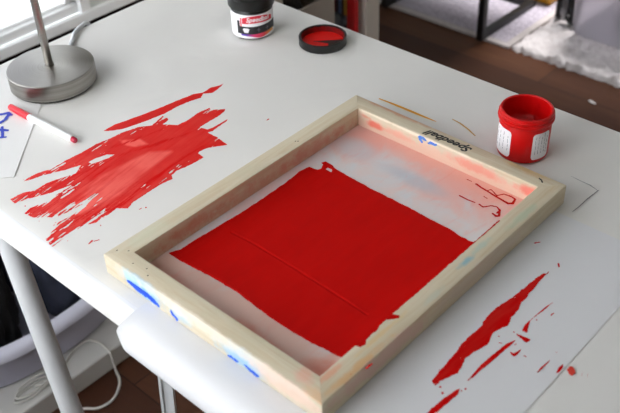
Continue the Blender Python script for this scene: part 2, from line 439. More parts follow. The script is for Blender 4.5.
# brushed steel of the lamp
t = NT('brushed_nickel')
v = t.n('ShaderNodeVectorMath', operation='SUBTRACT'); t.l(t.obj(), v.inputs[0]); v.inputs[1].default_value = (0, 0, 0)
ln = t.n('ShaderNodeVectorMath', operation='LENGTH'); t.l(v.outputs[0], ln.inputs[0])
cmb = t.n('ShaderNodeCombineXYZ'); t.l(ln.outputs['Value'], cmb.inputs[0])
rg = t.noise(cmb.outputs[0], 900, 4, 0.7)
t.col(t.ramp(rg, [(0.3, rgb(140, 137, 132)), (0.7, rgb(172, 168, 162))]))
t.set(Metallic=1.0, Roughness=0.3, Anisotropic=0.8)
tg = t.n('ShaderNodeTangent', direction_type='RADIAL', axis='Z')
t.l(tg.outputs[0], t.b.inputs['Tangent'])
M['nickel'] = t.m

# ---- wood of the frame: pale pine, washed with paint
def mat_wood(name, along, stains, tint=0.0):
    """along: 'x' or 'y', the grain; stains: (centre, radii, colour, strength, soft) in frame coordinates"""
    t = NT(name)
    sc = (6, 90, 90) if along == 'x' else (90, 6, 90)
    g1 = t.noise(t.mapping(sc), 1.6, 5, 0.6, 0.8)
    g2 = t.noise(t.mapping(tuple(s * 3.5 for s in sc)), 1.5, 3, 0.6)
    c = t.ramp(g1, [(0.25, rgb(204, 184, 150)), (0.5, rgb(212, 199, 172)), (0.75, rgb(218, 208, 186))])
    c = t.mix(t.math('MULTIPLY', t.step(g2, 0.55, 0.8), 0.25), c, rgb(186, 164, 126))
    blot = t.noise(t.obj(), 16, 4, 0.6)
    c = t.mix(t.math('MULTIPLY', t.step(blot, 0.52, 0.75), 0.25), c, rgb(196, 196, 168))
    warp = t.noise(t.obj(), 75, 4, 0.65)
    wide = t.noise(t.obj(), 30, 3, 0.6)
    for cen, rad, colr, st, soft in stains:
        m = t.blob(cen, rad, warp if min(rad) < 0.012 else wide, soft)
        c = t.mix(t.math('MULTIPLY', m, st), c, colr)
    t.col(c)
    t.set(Roughness=0.62)
    t.bump(g1, 0.25, 0.0006)
    return t.m

S1, S2 = (1.15, 0.5), (1.3, 0.3)
pink = rgb(222, 140, 118); dpink = rgb(226, 104, 88); lb = rgb(150, 196, 222); cream = rgb(236, 222, 200); ao = rgb(206, 120, 82)
z1 = H
# inside faces are washed pink below, bare near the top
M['wood_back'] = mat_wood('pine_left_rear_rail', 'x', [
    ((L / 2, -W - 0.001, 0.0051), (0.30, 0.0016, 0.0159), rgb(206, 150, 126), 0.75, S1),
    ((0.10, -W, 0.0127), (0.05, 0.002, 0.0076), rgb(200, 124, 100), 0.5, S2),
    ((0.30, -W, 0.0102), (0.06, 0.002, 0.0127), rgb(206, 128, 112), 0.5, S2),
    ((0.05, -0.01, z1), (0.03, 0.012, 0.002), rgb(206, 210, 186), 0.5, S2)])
M['wood_far'] = mat_wood('pine_right_rear_rail', 'y', [
    ((L - W + 0.0005, -D / 2, 0.0038), (0.0016, 0.30, 0.0197), rgb(230, 190, 170), 0.8, S1),
    ((L - W, -0.052, 0.0114), (0.003, 0.016, 0.0053), rgb(232, 106, 86), 0.85, S2),
    ((L - W, -0.036, 0.0178), (0.003, 0.008, 0.0025), rgb(226, 130, 100), 0.6, S2),
    ((L - W, -0.09, 0.0127), (0.003, 0.03, 0.0051), rgb(232, 150, 130), 0.5, S2),
    ((L - W, -0.20, 0.0140), (0.003, 0.04, 0.0076), rgb(230, 136, 118), 0.7, S2),
    ((L - W, -0.272, 0.0152), (0.003, 0.020, 0.0076), rgb(232, 100, 88), 0.75, S2),
    ((L - W, -0.12, 0.0248), (0.003, 0.10, 0.0032), cream, 0.8, S1),
    ((L - 0.002, -0.07, z1), (0.004, 0.06, 0.002), ao, 0.55, S2),
    ((L - 0.004, -0.255, z1), (0.006, 0.03, 0.002), rgb(206, 160, 90), 0.5, S2)])
M['wood_near'] = mat_wood('pine_front_rail', 'y', [
    ((0, -0.062, 0.0152), (0.0035, 0.034, 0.0165), rgb(130, 190, 226), 0.95, S2),
    ((0, -0.042, 0.0178), (0.0035, 0.02, 0.0076), rgb(170, 214, 232), 0.7, S2),
    ((0, -0.118, 0.0127), (0.0035, 0.018, 0.0102), rgb(176, 206, 222), 0.65, S2),
    ((0, -0.205, 0.0127), (0.0035, 0.036, 0.0165), rgb(150, 196, 226), 0.9, S2),
    ((0, -0.024, 0.0165), (0.0035, 0.010, 0.0102), rgb(238, 206, 190), 0.7, S1),
    ((0, -0.16, 0.0216), (0.0035, 0.14, 0.0114), rgb(240, 230, 214), 0.6, S1),
    ((0, -0.26, 0.0152), (0.0035, 0.05, 0.0152), rgb(238, 206, 190), 0.7, S1),
    ((0.004, -0.30, z1), (0.01, 0.02, 0.003), rgb(226, 176, 130), 0.6, S2),
    ((0.015, -0.27, z1), (0.01, 0.012, 0.003), rgb(232, 156, 136), 0.5, S2)])
M['wood_right'] = mat_wood('pine_right_rail', 'x', [
    ((0.231, -0.292, z1), (0.014, 0.004, 0.003), rgb(130, 182, 196), 0.8, S2),
    ((0.26, -0.290, z1), (0.02, 0.004, 0.003), rgb(176, 200, 190), 0.6, S2),
    ((0.33, -0.296, z1), (0.03, 0.005, 0.003), rgb(178, 198, 172), 0.6, S2),
    ((0.17, -0.297, z1), (0.02, 0.004, 0.003), rgb(196, 204, 190), 0.5, S2),
    ((0.05, -0.30, z1), (0.05, 0.005, 0.003), rgb(222, 170, 110), 0.7, S2),
    ((0.10, -0.290, z1), (0.04, 0.003, 0.003), rgb(220, 188, 130), 0.6, S2),
    ((0.03, -0.286, z1), (0.02, 0.004, 0.003), rgb(226, 150, 120), 0.6, S2),
    ((0.08, -D, 0.0152), (0.08, 0.003, 0.0127), rgb(216, 176, 166), 0.7, S1),
    ((0.25, -D, 0.0152), (0.09, 0.003, 0.0127), rgb(208, 192, 176), 0.6, S1)])

# screen fabric: fine white mesh, washed pink towards the rails
t = NT('screen_mesh_fabric')
n1 = t.noise(t.obj(), 22, 4, 0.6, 0.5); n2 = t.noise(t.obj(), 70, 3, 0.6)
c = t.mix(t.step(n1, 0.35, 0.7), rgb(224, 208, 204), rgb(214, 214, 216))
streak = t.noise(t.mapping((14, 60, 14)), 1.2, 4, 0.6, 0.8)
for cen, rad, colr, st, soft in [
        ((L - W - 0.004, -0.20, 0), (0.062, 0.12, 0.02), rgb(238, 168, 156), 0.9, (1.4, 0.1)),
        ((L - W - 0.01, -0.05, 0), (0.05, 0.05, 0.02), rgb(234, 160, 150), 0.75, (1.4, 0.2)),
        ((L - W - 0.002, -0.15, 0), (0.022, 0.17, 0.02), rgb(236, 170, 154), 0.8, (1.4, 0.2)),
        ((0.25, -W - 0.004, 0), (0.16, 0.018, 0.02), rgb(222, 176, 170), 0.5, (1.4, 0.2)),
        ((0.335, -0.14, 0), (0.014, 0.05, 0.02), rgb(190, 196, 204), 0.7, (1.3, 0.3)),
        ((0.34, -0.055, 0), (0.02, 0.03, 0.02), rgb(200, 208, 214), 0.6, (1.3, 0.3)),
        ((W + 0.006, -0.15, 0), (0.05, 0.18, 0.02), rgb(222, 180, 164), 0.9, (1.5, 0.7)),
        ((W + 0.012, -0.19, 0), (0.010, 0.05, 0.02), rgb(214, 118, 98), 0.75, (1.3, 0.2)),
        ((W + 0.01, -0.06, 0), (0.012, 0.04, 0.02), rgb(218, 140, 124), 0.7, (1.3, 0.2)),
        ((W + 0.01, -0.27, 0), (0.03, 0.03, 0.02), rgb(220, 128, 108), 0.8, (1.4, 0.3))]:
    m = t.blob(cen, rad, n1, soft)
    c = t.mix(t.math('MULTIPLY', m, st), c, colr)
c = t.mix(t.math('MULTIPLY', t.step(streak, 0.55, 0.75), 0.22), c, rgb(232, 120, 110))
t.col(c); t.set(Roughness=0.55)
wv = t.n('ShaderNodeTexWave', wave_type='BANDS', bands_direction='DIAGONAL'); wv.inputs['Scale'].default_value = 500
t.l(t.obj(), wv.inputs['Vector']); t.bump(wv.outputs['Fac'], 0.1, 0.0003)
M['fabric'] = t.m

# floor planks along y
t = NT('dark_walnut_planks')
br = t.n('ShaderNodeTexBrick'); br.offset = 0.37
t.l(t.mapping((1, 1, 1), (0, 0, PI / 2)), br.inputs['Vector'])
br.inputs['Scale'].default_value = 1.0; br.inputs['Brick Width'].default_value = 1.2; br.inputs['Row Height'].default_value = 0.125
br.inputs['Mortar Size'].default_value = 0.0015; br.inputs['Mortar Smooth'].default_value = 0.2
br.inputs['Color1'].default_value = rgb(60, 33, 20); br.inputs['Color2'].default_value = rgb(88, 54, 34); br.inputs['Mortar'].default_value = rgb(26, 14, 10)
gr = t.noise(t.mapping((26, 2.0, 1)), 1.4, 5, 0.65, 1.2)
c = t.mix(t.math('MULTIPLY', t.step(gr, 0.45, 0.75), 0.65), br.outputs['Color'], rgb(56, 30, 20))
c = t.mix(t.math('MULTIPLY', t.step(t.noise(t.mapping((9, 1.2, 1)), 1.1, 3), 0.5, 0.8), 0.4), c, rgb(112, 78, 52))
t.col(c); t.set(Roughness=0.6, Specular_IOR_Level=0.2); t.bump(br.outputs['Fac'], 0.3, 0.002)
M['floor'] = t.m

# flat woven rug
t = NT('lilac_woven_rug')
w1 = t.n('ShaderNodeTexWave', wave_type='BANDS', bands_direction='X'); w1.inputs['Scale'].default_value = 18; w1.inputs['Distortion'].default_value = 5; w1.inputs['Detail Scale'].default_value = 3
t.l(t.mapping((1, 0.7, 1)), w1.inputs['Vector'])
w2 = t.n('ShaderNodeTexWave', wave_type='BANDS', bands_direction='Y'); w2.inputs['Scale'].default_value = 26; w2.inputs['Distortion'].default_value = 5; w2.inputs['Detail Scale'].default_value = 2
t.l(t.obj(), w2.inputs['Vector'])
mm_ = t.math('MULTIPLY', w1.outputs['Fac'], w2.outputs['Fac'])
t.col(t.ramp(mm_, [(0.0, rgb(160, 154, 170)), (0.3, rgb(200, 194, 208)), (0.9, rgb(218, 214, 224))]))
t.set(Roughness=0.95); t.bump(mm_, 0.6, 0.004)
M['rug'] = t.m
M['rug_edge'] = simple('pale_rug_binding', rgb(196, 190, 190), 0.9, noise=0.08, nscale=60)
t = NT('shaggy_white_pile')
f = t.noise(t.obj(), 38, 5, 0.7, 0.8)
t.col(t.ramp(f, [(0.25, rgb(206, 200, 202)), (0.6, rgb(242, 238, 240))]))
t.set(Roughness=0.95); t.bump(f, 0.8, 0.01)
M['shag'] = t.m

# dark clothes
M['cloth_black'] = simple('black_cotton', rgb(20, 20, 24), 0.85, noise=0.4, nscale=25, bump=0.4, bscale=60)
M['cloth_navy'] = simple('navy_black_cotton', rgb(38, 42, 58), 0.85, noise=0.3, nscale=25, bump=0.4, bscale=60)
M['cloth_grey'] = simple('charcoal_knit', rgb(60, 58, 56), 0.95, noise=0.5, nscale=50, bump=0.6, bscale=120)

# frosted tub
t = NT('milky_polypropylene')
t.col(rgb(212, 211, 218)); t.set(Roughness=0.45)
t.b.inputs['Transmission Weight'].default_value = 0.85; t.b.inputs['IOR'].default_value = 1.1; t.b.inputs['Subsurface Weight'].default_value = 0.0
M['tub'] = t.m

# window glass
t = NT('window_glass')
t.col((1, 1, 1, 1)); t.set(Roughness=0.0); t.b.inputs['Transmission Weight'].default_value = 1.0; t.b.inputs['IOR'].default_value = 1.01
M['glass'] = t.m

# ------------------------------------------------------------------ the room
def struct(name, bm, m, parent=None, origin=None):
    o = obj(name, bm, m, parent, origin)
    if parent is None: o['kind'] = 'structure'
    return o

bm = BX(-0.92, 5.0, -3.2, 1.072, -0.05, 0.0); box(bm, 1.13, 5.0, 1.0721, 2.1, -0.05, 0.0)
struct('floor', bm, M['floor'])
bm = BX(-0.92, 5.0, -3.2, 1.072, 2.5, 2.6); box(bm, 1.13, 5.0, 1.0721, 2.1, 2.5, 2.6)
struct('ceiling', bm, M['wall_white'])
struct('ground', box(BX(-9, 1.12, 1.08, 9, -0.35, -0.3), -9, -0.93, -6, 1.0799, -0.35, -0.3), simple('pale_terrace', rgb(235, 238, 242), 0.9))
WY = 0.952
WX0, WX1 = -0.70, 0.637          # the window opening
bm = bmesh.new()
box(bm, -0.92, 1.25, WY, WY + 0.12, 0.0, 0.46)
box(bm, -0.92, 1.25, WY, WY + 0.12, 2.2, 2.5)
box(bm, -0.92, WX0, WY, WY + 0.12, 0.46, 2.2)
box(bm, WX1, 1.25, WY, WY + 0.12, 0.46, 2.2)
struct('wall_back', bm, M['wall_white'])
struct('wall_corner', BX(1.13, 1.25, WY + 0.12, 1.98, 0, 2.5), M['wall_white'])
struct('wall_far', BX(1.13, 5.0, 1.98, 2.1, 0, 2.5), M['wall_white'])
struct('sill_gap_shade', BX(-0.79, 1.2, WY - 0.010, WY - 0.0005, 0.34, 0.4850, bev=0.001), M['gap_shade_and_wood'])  # dark strip added in place of the shade below the sill
win = thing('window_1', None, None, (WX0, WY, 0.482)); win['kind'] = 'structure'
bm = bmesh.new()
box(bm, -0.79, 1.2, WY - 0.012, WY - 0.0005, 0.4855, 0.5085, bev=0.002)
obj('window_sill', bm, M['window_white'], win)
bm = bmesh.new()     # casing and sash
box(bm, 0.612, WX1, WY - 0.008, WY + 0.09, 0.5036, 2.2, bev=0.002)
box(bm, WX0, WX0 + 0.03, WY - 0.008, WY + 0.09, 0.5036, 2.2, bev=0.002)
box(bm, WX0 + 0.03, 0.6118, WY - 0.008, WY + 0.09, 2.16, 2.2, bev=0.002)
obj('window_casing', bm, M['window_white'], win)
bm = bmesh.new()
x0, x1 = WX0 + 0.031, 0.611
box(bm, x0, x1, WY + 0.001, WY + 0.05, 0.509, 0.530, bev=0.003)
box(bm, x0 + .01, x1 - .01, WY + 0.012, WY + 0.05, 0.5302, 0.537, bev=0.002)
box(bm, x1 - 0.03, x1, WY + 0.001, WY + 0.05, 0.5375, 2.15, bev=0.003)
box(bm, x0, x0 + 0.03, WY + 0.001, WY + 0.05, 0.5375, 2.15, bev=0.003)
box(bm, -0.20, -0.16, WY + 0.001, WY + 0.05, 0.5375, 2.11, bev=0.003)
box(bm, x0 + 0.031, x1 - 0.031, WY + 0.001, WY + 0.05, 2.115, 2.15, bev=0.003)
obj('window_frame', bm, M['window_white'], win)
bm = bmesh.new()
box(bm, -0.1595, x1 - 0.0305, WY + 0.022, WY + 0.026, 0.5375, 2.11)
obj('pane', bm, M['glass'], win)
bm = bmesh.new()
box(bm, x0 + 0.0305, -0.2005, WY + 0.022, WY + 0.026, 0.5375, 2.11)
obj('pane', bm, M['glass'], win)

LWX = -0.80
bm = bmesh.new()
LY0, LY1, LZ0, LZ1 = -0.30, 0.82, 0.70, 1.95
box(bm, LWX - 0.12, LWX, -3.2, WY, 0.0, LZ0)
box(bm, LWX - 0.12, LWX, -3.2, WY, LZ1, 2.5)
box(bm, LWX - 0.12, LWX, -3.2, LY0, LZ0, LZ1)
box(bm, LWX - 0.12, LWX, LY1, WY, LZ0, LZ1)
struct('wall_left', bm, M['wall_white'])
win2 = thing('added_side_window', None, None, (LWX, LY0, LZ0)); win2['kind'] = 'structure'  # unseen window, added so the light falls off from left to right
bm = bmesh.new()
xa, xb = LWX - 0.08, LWX - 0.03
box(bm, xa, xb, LY0, LY1, LZ0, LZ0 + 0.04, bev=0.003); box(bm, xa, xb, LY0, LY1, LZ1 - 0.04, LZ1, bev=0.003)
box(bm, xa, xb, LY0, LY0 + 0.04, LZ0 + 0.0401, LZ1 - 0.0401, bev=0.003); box(bm, xa, xb, LY1 - 0.04, LY1, LZ0 + 0.0401, LZ1 - 0.0401, bev=0.003)
obj('window_frame', bm, M['window_white'], win2)
obj('pane', BX(xa + 0.02, xa + 0.024, LY0 + 0.0402, LY1 - 0.0402, LZ0 + 0.0402, LZ1 - 0.0402), M['glass'], win2)

# ------------------------------------------------------------------ the table
XF, XB, YB, YN = -0.0295, 0.5725, 0.4765, -0.95
tab = thing('work_table', 'white work table on slim white legs, its top covered with paper', 'table', (0.27, -0.2, 0))
obj('tabletop', BX(XF + 0.001, XB, YN, YB, TZ - 0.025, TZ - 0.0003, bev=0.012, seg=5), M['white'], tab)
def leg(a, b, r0=0.0145, r1=0.0145):
    o = obj('leg', tube(bmesh.new(), [a, b], [r0, r1], 24), M['leg_white'], tab, smooth=40)
    return o
leg((0.0015, 0.2325, TZ - 0.0255), (-0.001, 0.147, 0.0), 0.0145, 0.0155)
leg((0.54, 0.2325, TZ - 0.0255), (0.54, 0.147, 0.0))
leg((0.0015, -0.78, TZ - 0.0255), (-0.001, -0.70, 0.0))
leg((0.54, -0.78, TZ - 0.0255), (0.54, -0.70, 0.0))
bm = bmesh.new()
a_, b_ = Vector((0.0479, -0.0144, 0.7145)), Vector((0.0138, 0.0103, 0.0))
beam(bm, a_, b_, 0.0095, 0.012, up=(0.7, 0.7, 0))
for s in (-1, 1):
    off = Vector((0.5, -0.5, 0)).normalized() * 0.0066 * s
    beam(bm, a_ + off, b_ + off, 0.0032, 0.016, up=(0.7, 0.7, 0))
obj('grooved_leg', bm, M['leg_white'], tab, label='thin grooved white support leg')

# paper sheets lying on it: a profile in (x, z) swept along y
def sheet(prof, y0, y1, t=0.00012, wav=0.0, n=60, round_corner=0.0):
    bm = bmesh.new()
    rows = []
    for k in range(n + 1):
        y = y0 + (y1 - y0) * k / n
        row = []
        for i, (x, z) in enumerate(prof):
            hang = max(0, TZ - z)
            zz = z
            if round_corner and hang > 0:
                d = min(1.0, (y1 - y) / round_corner)
                zz = TZ - hang * (1 - (1 - d) ** 3 * 0.6)
            row.append(bm.verts.new((x + wav * math.sin(y * 31) * hang * 8, y, zz)))
        rows.append(row)
    for a, b in zip(rows, rows[1:]):
        for i in range(len(prof) - 1):
            bm.faces.new((a[i], a[i + 1], b[i + 1], b[i]))
    bmesh.ops.recalc_face_normals(bm, faces=bm.faces)
    bmesh.ops.solidify(bm, geom=bm.faces[:], thickness=t)
    return bm

tp = thing('table_paper', 'big white paper sheet covering the table, smeared with red paint beside the lamp', 'paper', (XF, YB, TZ))
prof = [(XB, TZ + 0.0006), (0.3, TZ + 0.0006), (0.05, TZ + 0.0006), (-0.004, TZ + 0.0006), (-0.0125, TZ + 0.0003), (-0.0195, TZ - 0.0010), (-0.0250, TZ - 0.0035), (-0.0288, TZ - 0.0070), (-0.0308, TZ - 0.0115), (-0.0314, TZ - 0.017), (-0.0312, TZ - 0.0265)]
obj('sheet', sheet(prof, YN, YB), M['paper'], tp, smooth=50)

z_p = TZ + 0.0007
# paint strokes run from upper right to lower left along this direction (world, mm)
def sdir(ax, ay, bx, by):
    l = math.hypot(bx - ax, by - ay); return (bx - ax) / l, (by - ay) / l
ux, uy = sdir(0, 95, 255, 130)
def streaks(X, Y, across=3.0, along=40, seed=5, u=(ux, uy)):
    s = X * u[0] + Y * u[1]; q = -X * u[1] + Y * u[0]
    return fbm(s / along, q / across, seed, 4)
def dry_main(X, Y, F):
    """bare streaks torn into the thin lower left end of the smear"""
    s = X * ux + Y * uy
    st = streaks(X, Y, 3.2, 26, 5)
    st2 = streaks(X, Y, 1.6, 14, 9)
    left = np.clip((150 - s) / 150, 0, 1)
    low = np.clip((9 - F) / 9, 0, 1)
    lim = 0.69 - 0.185 * left - 0.03 * low
    return (lim - (0.55 * st + 0.45 * st2) + 0.10 * np.clip((F - 10) / 6, 0, 1)) * 18
DARK =  [[(221.1, 91.1, 1.2), (182.4, 90.5, 2.2), (146.2, 85.6, 2.4), (112.7, 82.3, 2.2), (78.0, 76.2, 2.4), (49.0, 79.5, 1.6), (20.0, 78.0, 1.5)], [(230.4, 125.9, 1.0), (178.5, 143.0, 1.8), (141.7, 156.8, 1.2), (104.6, 158.6, 1.6), (62.2, 171.4, 1.2)], [(129.3, 83.9, 1.0), (91.2, 78.0, 1.6), (62.1, 78.0, 1.0)], [(217.6, 159.9, 1.0), (175.0, 168.5, 1.6), (146.3, 178.7, 1.0)]]
def tone_main(X, Y, F):  # streaky red, with the window's sheen painted in as coral
    a = np.clip(poly_sd(X, Y, POLY['thin']) / 8 + 0.9, 0, 1)
    b = np.clip(poly_sd(X, Y, POLY['sheen2']) / 5 + 0.5, 0, 1)
    st = 0.5 + 0.6 * (streaks(X, Y, 9, 80, 31) - 0.5) + 0.5 * (streaks(X, Y, 3.5, 45, 32) - 0.5); fine = streaks(X, Y, 1.8, 25, 37)
    g = fbm(X / 26, Y / 26, 77)
    s_ = np.clip((170 - (X * ux + Y * uy)) / 120, 0, 1)
    base = 0.12 + (np.clip((st - 0.42) * 2.2, 0, 0.7) * 0.5 + np.clip((g - 0.45) * 2, 0, 0.5) * 0.4) * (0.35 + 0.65 * s_)
    sheen = np.maximum(a * (0.75 + 0.7 * (g - 0.4)), b * 1.1) * np.clip(0.75 + (st - 0.40) * 2.2, 0.4, 1.1)
    dk = np.full(X.shape, -9.0)
    for c_ in DARK: dk = np.maximum(dk, stroke_sd(X, Y, c_))
    dk = np.clip((dk + 2.5 * (fine - 0.5) * 4) / 2 + 0.4, 0, 1)
    return np.clip((np.maximum(base, sheen) - np.clip((fine - 0.60) * 5, 0, 0.35) * s_) * (1 - dk), 0, 1)
def ridge_main(X, Y):
    st = streaks(X, Y, 4.5, 60, 13)
    return 0.32 * (st - 0.5) + 0.10 * streaks(X, Y, 1.6, 22, 19)
paint('paint_smear', tp, M['smear'], [POLY['main'], POLY['tongue']], holes=[POLY['wedge'], POLY['hole1']], z=z_p, step=0.75, edge=0.9, escale=3,
      dry=dry_main, tone=tone_main, ridge=ridge_main, label='large streaky smear of wet red paint')
paint('paint_smear', tp, M['smear'], [POLY['strokeA']], z=z_p, step=0.8, edge=0.7, escale=4, seed=3, tone=lambda X, Y, F: 0.25 * streaks(X, Y, 4, 40, 3),
      label='long narrow red paint stroke')
paint('paint_spots', tp, M['spot'], strokes=STROKE['spotsA'], z=z_p, step=0.5, edge=0.3, escale=1.5)['kind'] = 'stuff'
paint('orange_mark', tp, M['orange_ink'], strokes=[[(x, y, q_ * 1.45) for x, y, q_ in c_] for c_ in STROKE['orange']], z=TZ + 0.0015, step=0.5, thick=0.06, edge=0.25, label='orange pen stroke')
paint('tan_mark', tp, M['brown_ink'], strokes=[[(x, y, q_ * 1.5) for x, y, q_ in c_] for c_ in STROKE['brown']], z=TZ + 0.0015, step=0.4, thick=0.06, edge=0.15, label='thin tan pen stroke')
paint('pencil_mark', tp, M['pencil'], strokes=STROKE['pencil'], z=TZ + 0.0015, step=0.35, thick=0.05, edge=0.2, label='grey pencil corner mark')

# second sheet, bulging over the near edge
hp = thing('hanging_paper', 'smaller white paper sheet under the wooden frame, curling over the table edge', 'paper', (XF, -0.09, TZ))
prof = [(0.385, TZ + 0.0012), (0.3, TZ + 0.0012), (0.05, TZ + 0.0012), (0.004, TZ + 0.0012), (-0.008, TZ + 0.0013), (-0.020, TZ + 0.0010), (-0.031, TZ - 0.001), (-0.0395, TZ - 0.006), (-0.0445, TZ - 0.013),
        (-0.0465, TZ - 0.021), (-0.0465, TZ - 0.030), (-0.044, TZ - 0.037), (-0.040, TZ - 0.042)]
obj('sheet', sheet(prof, -0.436, -0.073, round_corner=0.006), M['paper2'], hp, smooth=60)
z_q = TZ + 0.0015
uC = sdir(*POLY['C'][15], *POLY['C'][0])
def dryC(X, Y, F):
    st = streaks(X, Y, 2.0, 12, 41, uC)
    end = np.clip((POLY['C'][14][0] - X) / 60, 0, 1)
    return (0.80 - 0.12 * end - st + 0.2 * np.clip((F - 4) / 3, 0, 1)) * 10
toneC = lambda X, Y, F: 0.35 * np.clip(streaks(X, Y, 5, 30, 51, uC) - 0.35, 0, 1)
paint('paint_smear', hp, M['spot'], [POLY['C']], z=z_q, step=0.6, edge=0.8, escale=3, seed=8, dry=dryC, tone=toneC, label='broad red paint stroke')
paint('paint_smear', hp, M['spot'], [POLY['D']], z=z_q, step=0.5, edge=0.5, escale=2.5, seed=9, tone=toneC, label='narrow red paint stroke')
paint('paint_smear', hp, M['spot'], [POLY['E']], z=z_q, step=0.5, edge=0.8, escale=2, seed=10, tone=toneC, label='ragged red paint stroke')
paint('paint_smear', hp, M['spot'], [POLY['F']], z=z_q, step=0.45, edge=0.6, escale=2, seed=11, label='thin curved red paint stroke')
paint('paint_fleck', hp, M['spot'], [POLY['G']], z=z_q, step=0.4, edge=0.7, escale=1.4, seed=12)
paint('paint_fleck', hp, M['spot'], [POLY['H']], z=z_q, step=0.4, edge=0.5, escale=1.4, seed=13)
paint('paint_fleck', hp, M['spot'], [POLY['I']], z=z_q, step=0.4, edge=0.3, escale=1.4, seed=14)
paint('paint_fleck', hp, M['spot'], [POLY['J']], z=z_q, step=0.4, edge=0.4, escale=1.4, seed=15)
paint('paint_fleck', hp, M['spot'], [POLY['K']], z=z_q, step=0.4, edge=0.6, escale=1.6, seed=16, tone=lambda X, Y, F: 0.3 + 0.8 * fbm(X / 3, Y / 3, 4), label='pale red paint blot')
paint('paint_fleck', hp, M['spot'], [POLY['M'], POLY['N']], z=z_q, step=0.35, edge=0.15, escale=1.4, seed=17)
paint('paint_spots', hp, M['spot'], strokes=STROKE['spotsC'], z=z_q, step=0.4, edge=0.3, escale=1.2)['kind'] = 'stuff'

# sketch sheet with the blue lettering, lying askew at the left
sk = thing('sketch_paper', 'white paper sheet with blue brush strokes, lying askew left of the lamp', 'paper', (0.03, 0.22, TZ))
c0 = Vector((0.0294, 0.2196)); e1 = Vector((0.1177, 0.1145)).normalized(); e2 = Vector((-e1.y, e1.x))
c3 = Vector((0.0149, 0.2275)); e3 = (c3 - c0).normalized()
bm = bmesh.new()
NX, NY = 14, 10
g = []
for i in range(NX + 1):
    for j in range(NY + 1):
        p = c0 + e1 * (0.29 * i / NX) + e2 * (0.205 * j / NY)
        if j == 0 and 0: pass
        lift = 0.0006 * (1 - min(1, j / 2.0)) * (0.6 + 0.4 * math.sin(i * 1.3))
        x = max(p.x, XF + 0.004)
        g.append(bm.verts.new((x, min(p.y, YB - 0.002), TZ + 0.0012 + lift)))
for i in range(NX):
    for j in range(NY):
        q = [g[i * (NY + 1) + j], g[(i + 1) * (NY + 1) + j], g[(i + 1) * (NY + 1) + j + 1], g[i * (NY + 1) + j + 1]]
        try: bm.faces.new(q)
        except ValueError: pass
bmesh.ops.remove_doubles(bm, verts=bm.verts, dist=0.0002)
bmesh.ops.dissolve_degenerate(bm, edges=bm.edges, dist=0.0003)
bmesh.ops.recalc_face_normals(bm, faces=bm.faces)
bmesh.ops.solidify(bm, geom=bm.faces[:], thickness=0.0003)
obj('sheet', bm, M['paper3'], sk, smooth=50)
paint('blue_lettering', sk, M['blue_ink'], strokes=[[(x, y, q_ * 1.45) for x, y, q_ in c_] for c_ in STROKE['blue']], z=TZ + 0.0019, step=0.6, thick=0.06, edge=0.5, escale=3, seed=20, label='blue marker strokes')

# ------------------------------------------------------------------ the printing frame
fr = thing('screen_printing_frame', 'pale wooden silk screen frame with a square of red ink on its mesh', 'frame', (0, 0, TZ + 0.0018))
Z0 = TZ + 0.0018; Z1 = Z0 + H
def rail(a, b, ia, ib, m):
    """mitred rail between outer corners a, b and inner corners ia, ib"""
    bm = bmesh.new()
    lo = [bm.verts.new((*p, Z0)) for p in (a, b, ib, ia)]
    hi = [bm.verts.new((*p, Z1)) for p in (a, b, ib, ia)]
    bm.faces.new(lo[::-1]); bm.faces.new(hi)
    for k in range(4): bm.faces.new((lo[k], lo[(k + 1) % 4], hi[(k + 1) % 4], hi[k]))
    es = [e for e in bm.edges if not ({e.verts[0], e.verts[1]} <= {lo[1], lo[2], hi[1], hi[2]} or {e.verts[0], e.verts[1]} <= {lo[0], lo[3], hi[0], hi[3]})]
    bmesh.ops.bevel(bm, geom=es, offset=0.0009, segments=3, affect='EDGES', profile=0.5)
    obj('rail', bm, m, fr, smooth=35)
e_ = 0.00012
oa, ob, oc, od = (0, 0), (L, 0), (L, -D), (0, -D)
ia, ib, ic, id_ = (W, -W), (L - W, -W), (L - W, -D + W), (W, -D + W)
def on_screen(c): return [(p[0] - FX * 1000, p[1] - FY * 1000) + tuple(p[2:]) for p in c]
def on_top(c): return [(p[0] * K, p[1] * K) + tuple(p[2:]) for p in c]
def on_side(c):
    dz = max(0, 745.2 - min(1385.28 + K * (z - 1385.28) for y, z, q_ in c))
    return [(y * K, 1385.28 + K * (z - 1385.28) + dz, q_) for y, z, q_ in c]
for k_ in ('ink', 'inklow', 'ridge', 'notch', 'notch2'): POLY[k_] = on_screen(POLY[k_])
for k_ in ('screen_red', 'rail_red'): STROKE[k_] = [on_screen(c) for c in STROKE[k_]]
for k_ in ('rail_top_red', 'rail_top_red2'): STROKE[k_] = [[(a_, b_, q_ * 1.3) for a_, b_, q_ in on_top(c)] for c in STROKE[k_]]
STROKE['side_blue'] = [on_side(c) for c in STROKE['side_blue']]
rail((oa[0] + e_, 0), (ob[0] - e_, 0), (ia[0] + e_, -W), (ib[0] - e_, -W), M['wood_back'])
rail((L, -e_), (L, -D + e_), (L - W, -W - e_), (L - W, -D + W + e_), M['wood_far'])
rail((L - e_, -D), (e_, -D), (L - W - e_, -D + W), (W + e_, -D + W), M['wood_right'])
rail((0, -D + e_), (0, -e_), (W, -D + W + e_), (W, -W - e_), M['wood_near'])
obj('mesh_fabric', BX(W - 0.003, L - W + 0.003, -D + W - 0.003, -W + 0.003, Z0 - 0.0003, Z0 + 0.0001), M['fabric'], fr)
zi = Z0 + 0.0002
yr = (-D + W) * 1000 + 0.3
ink_poly = POLY['ink'] + [(max(p[0] for p in POLY['ink'][-3:]) + 1, yr), (POLY['inklow'][0][0] - 0.5, yr)] + POLY['inklow']
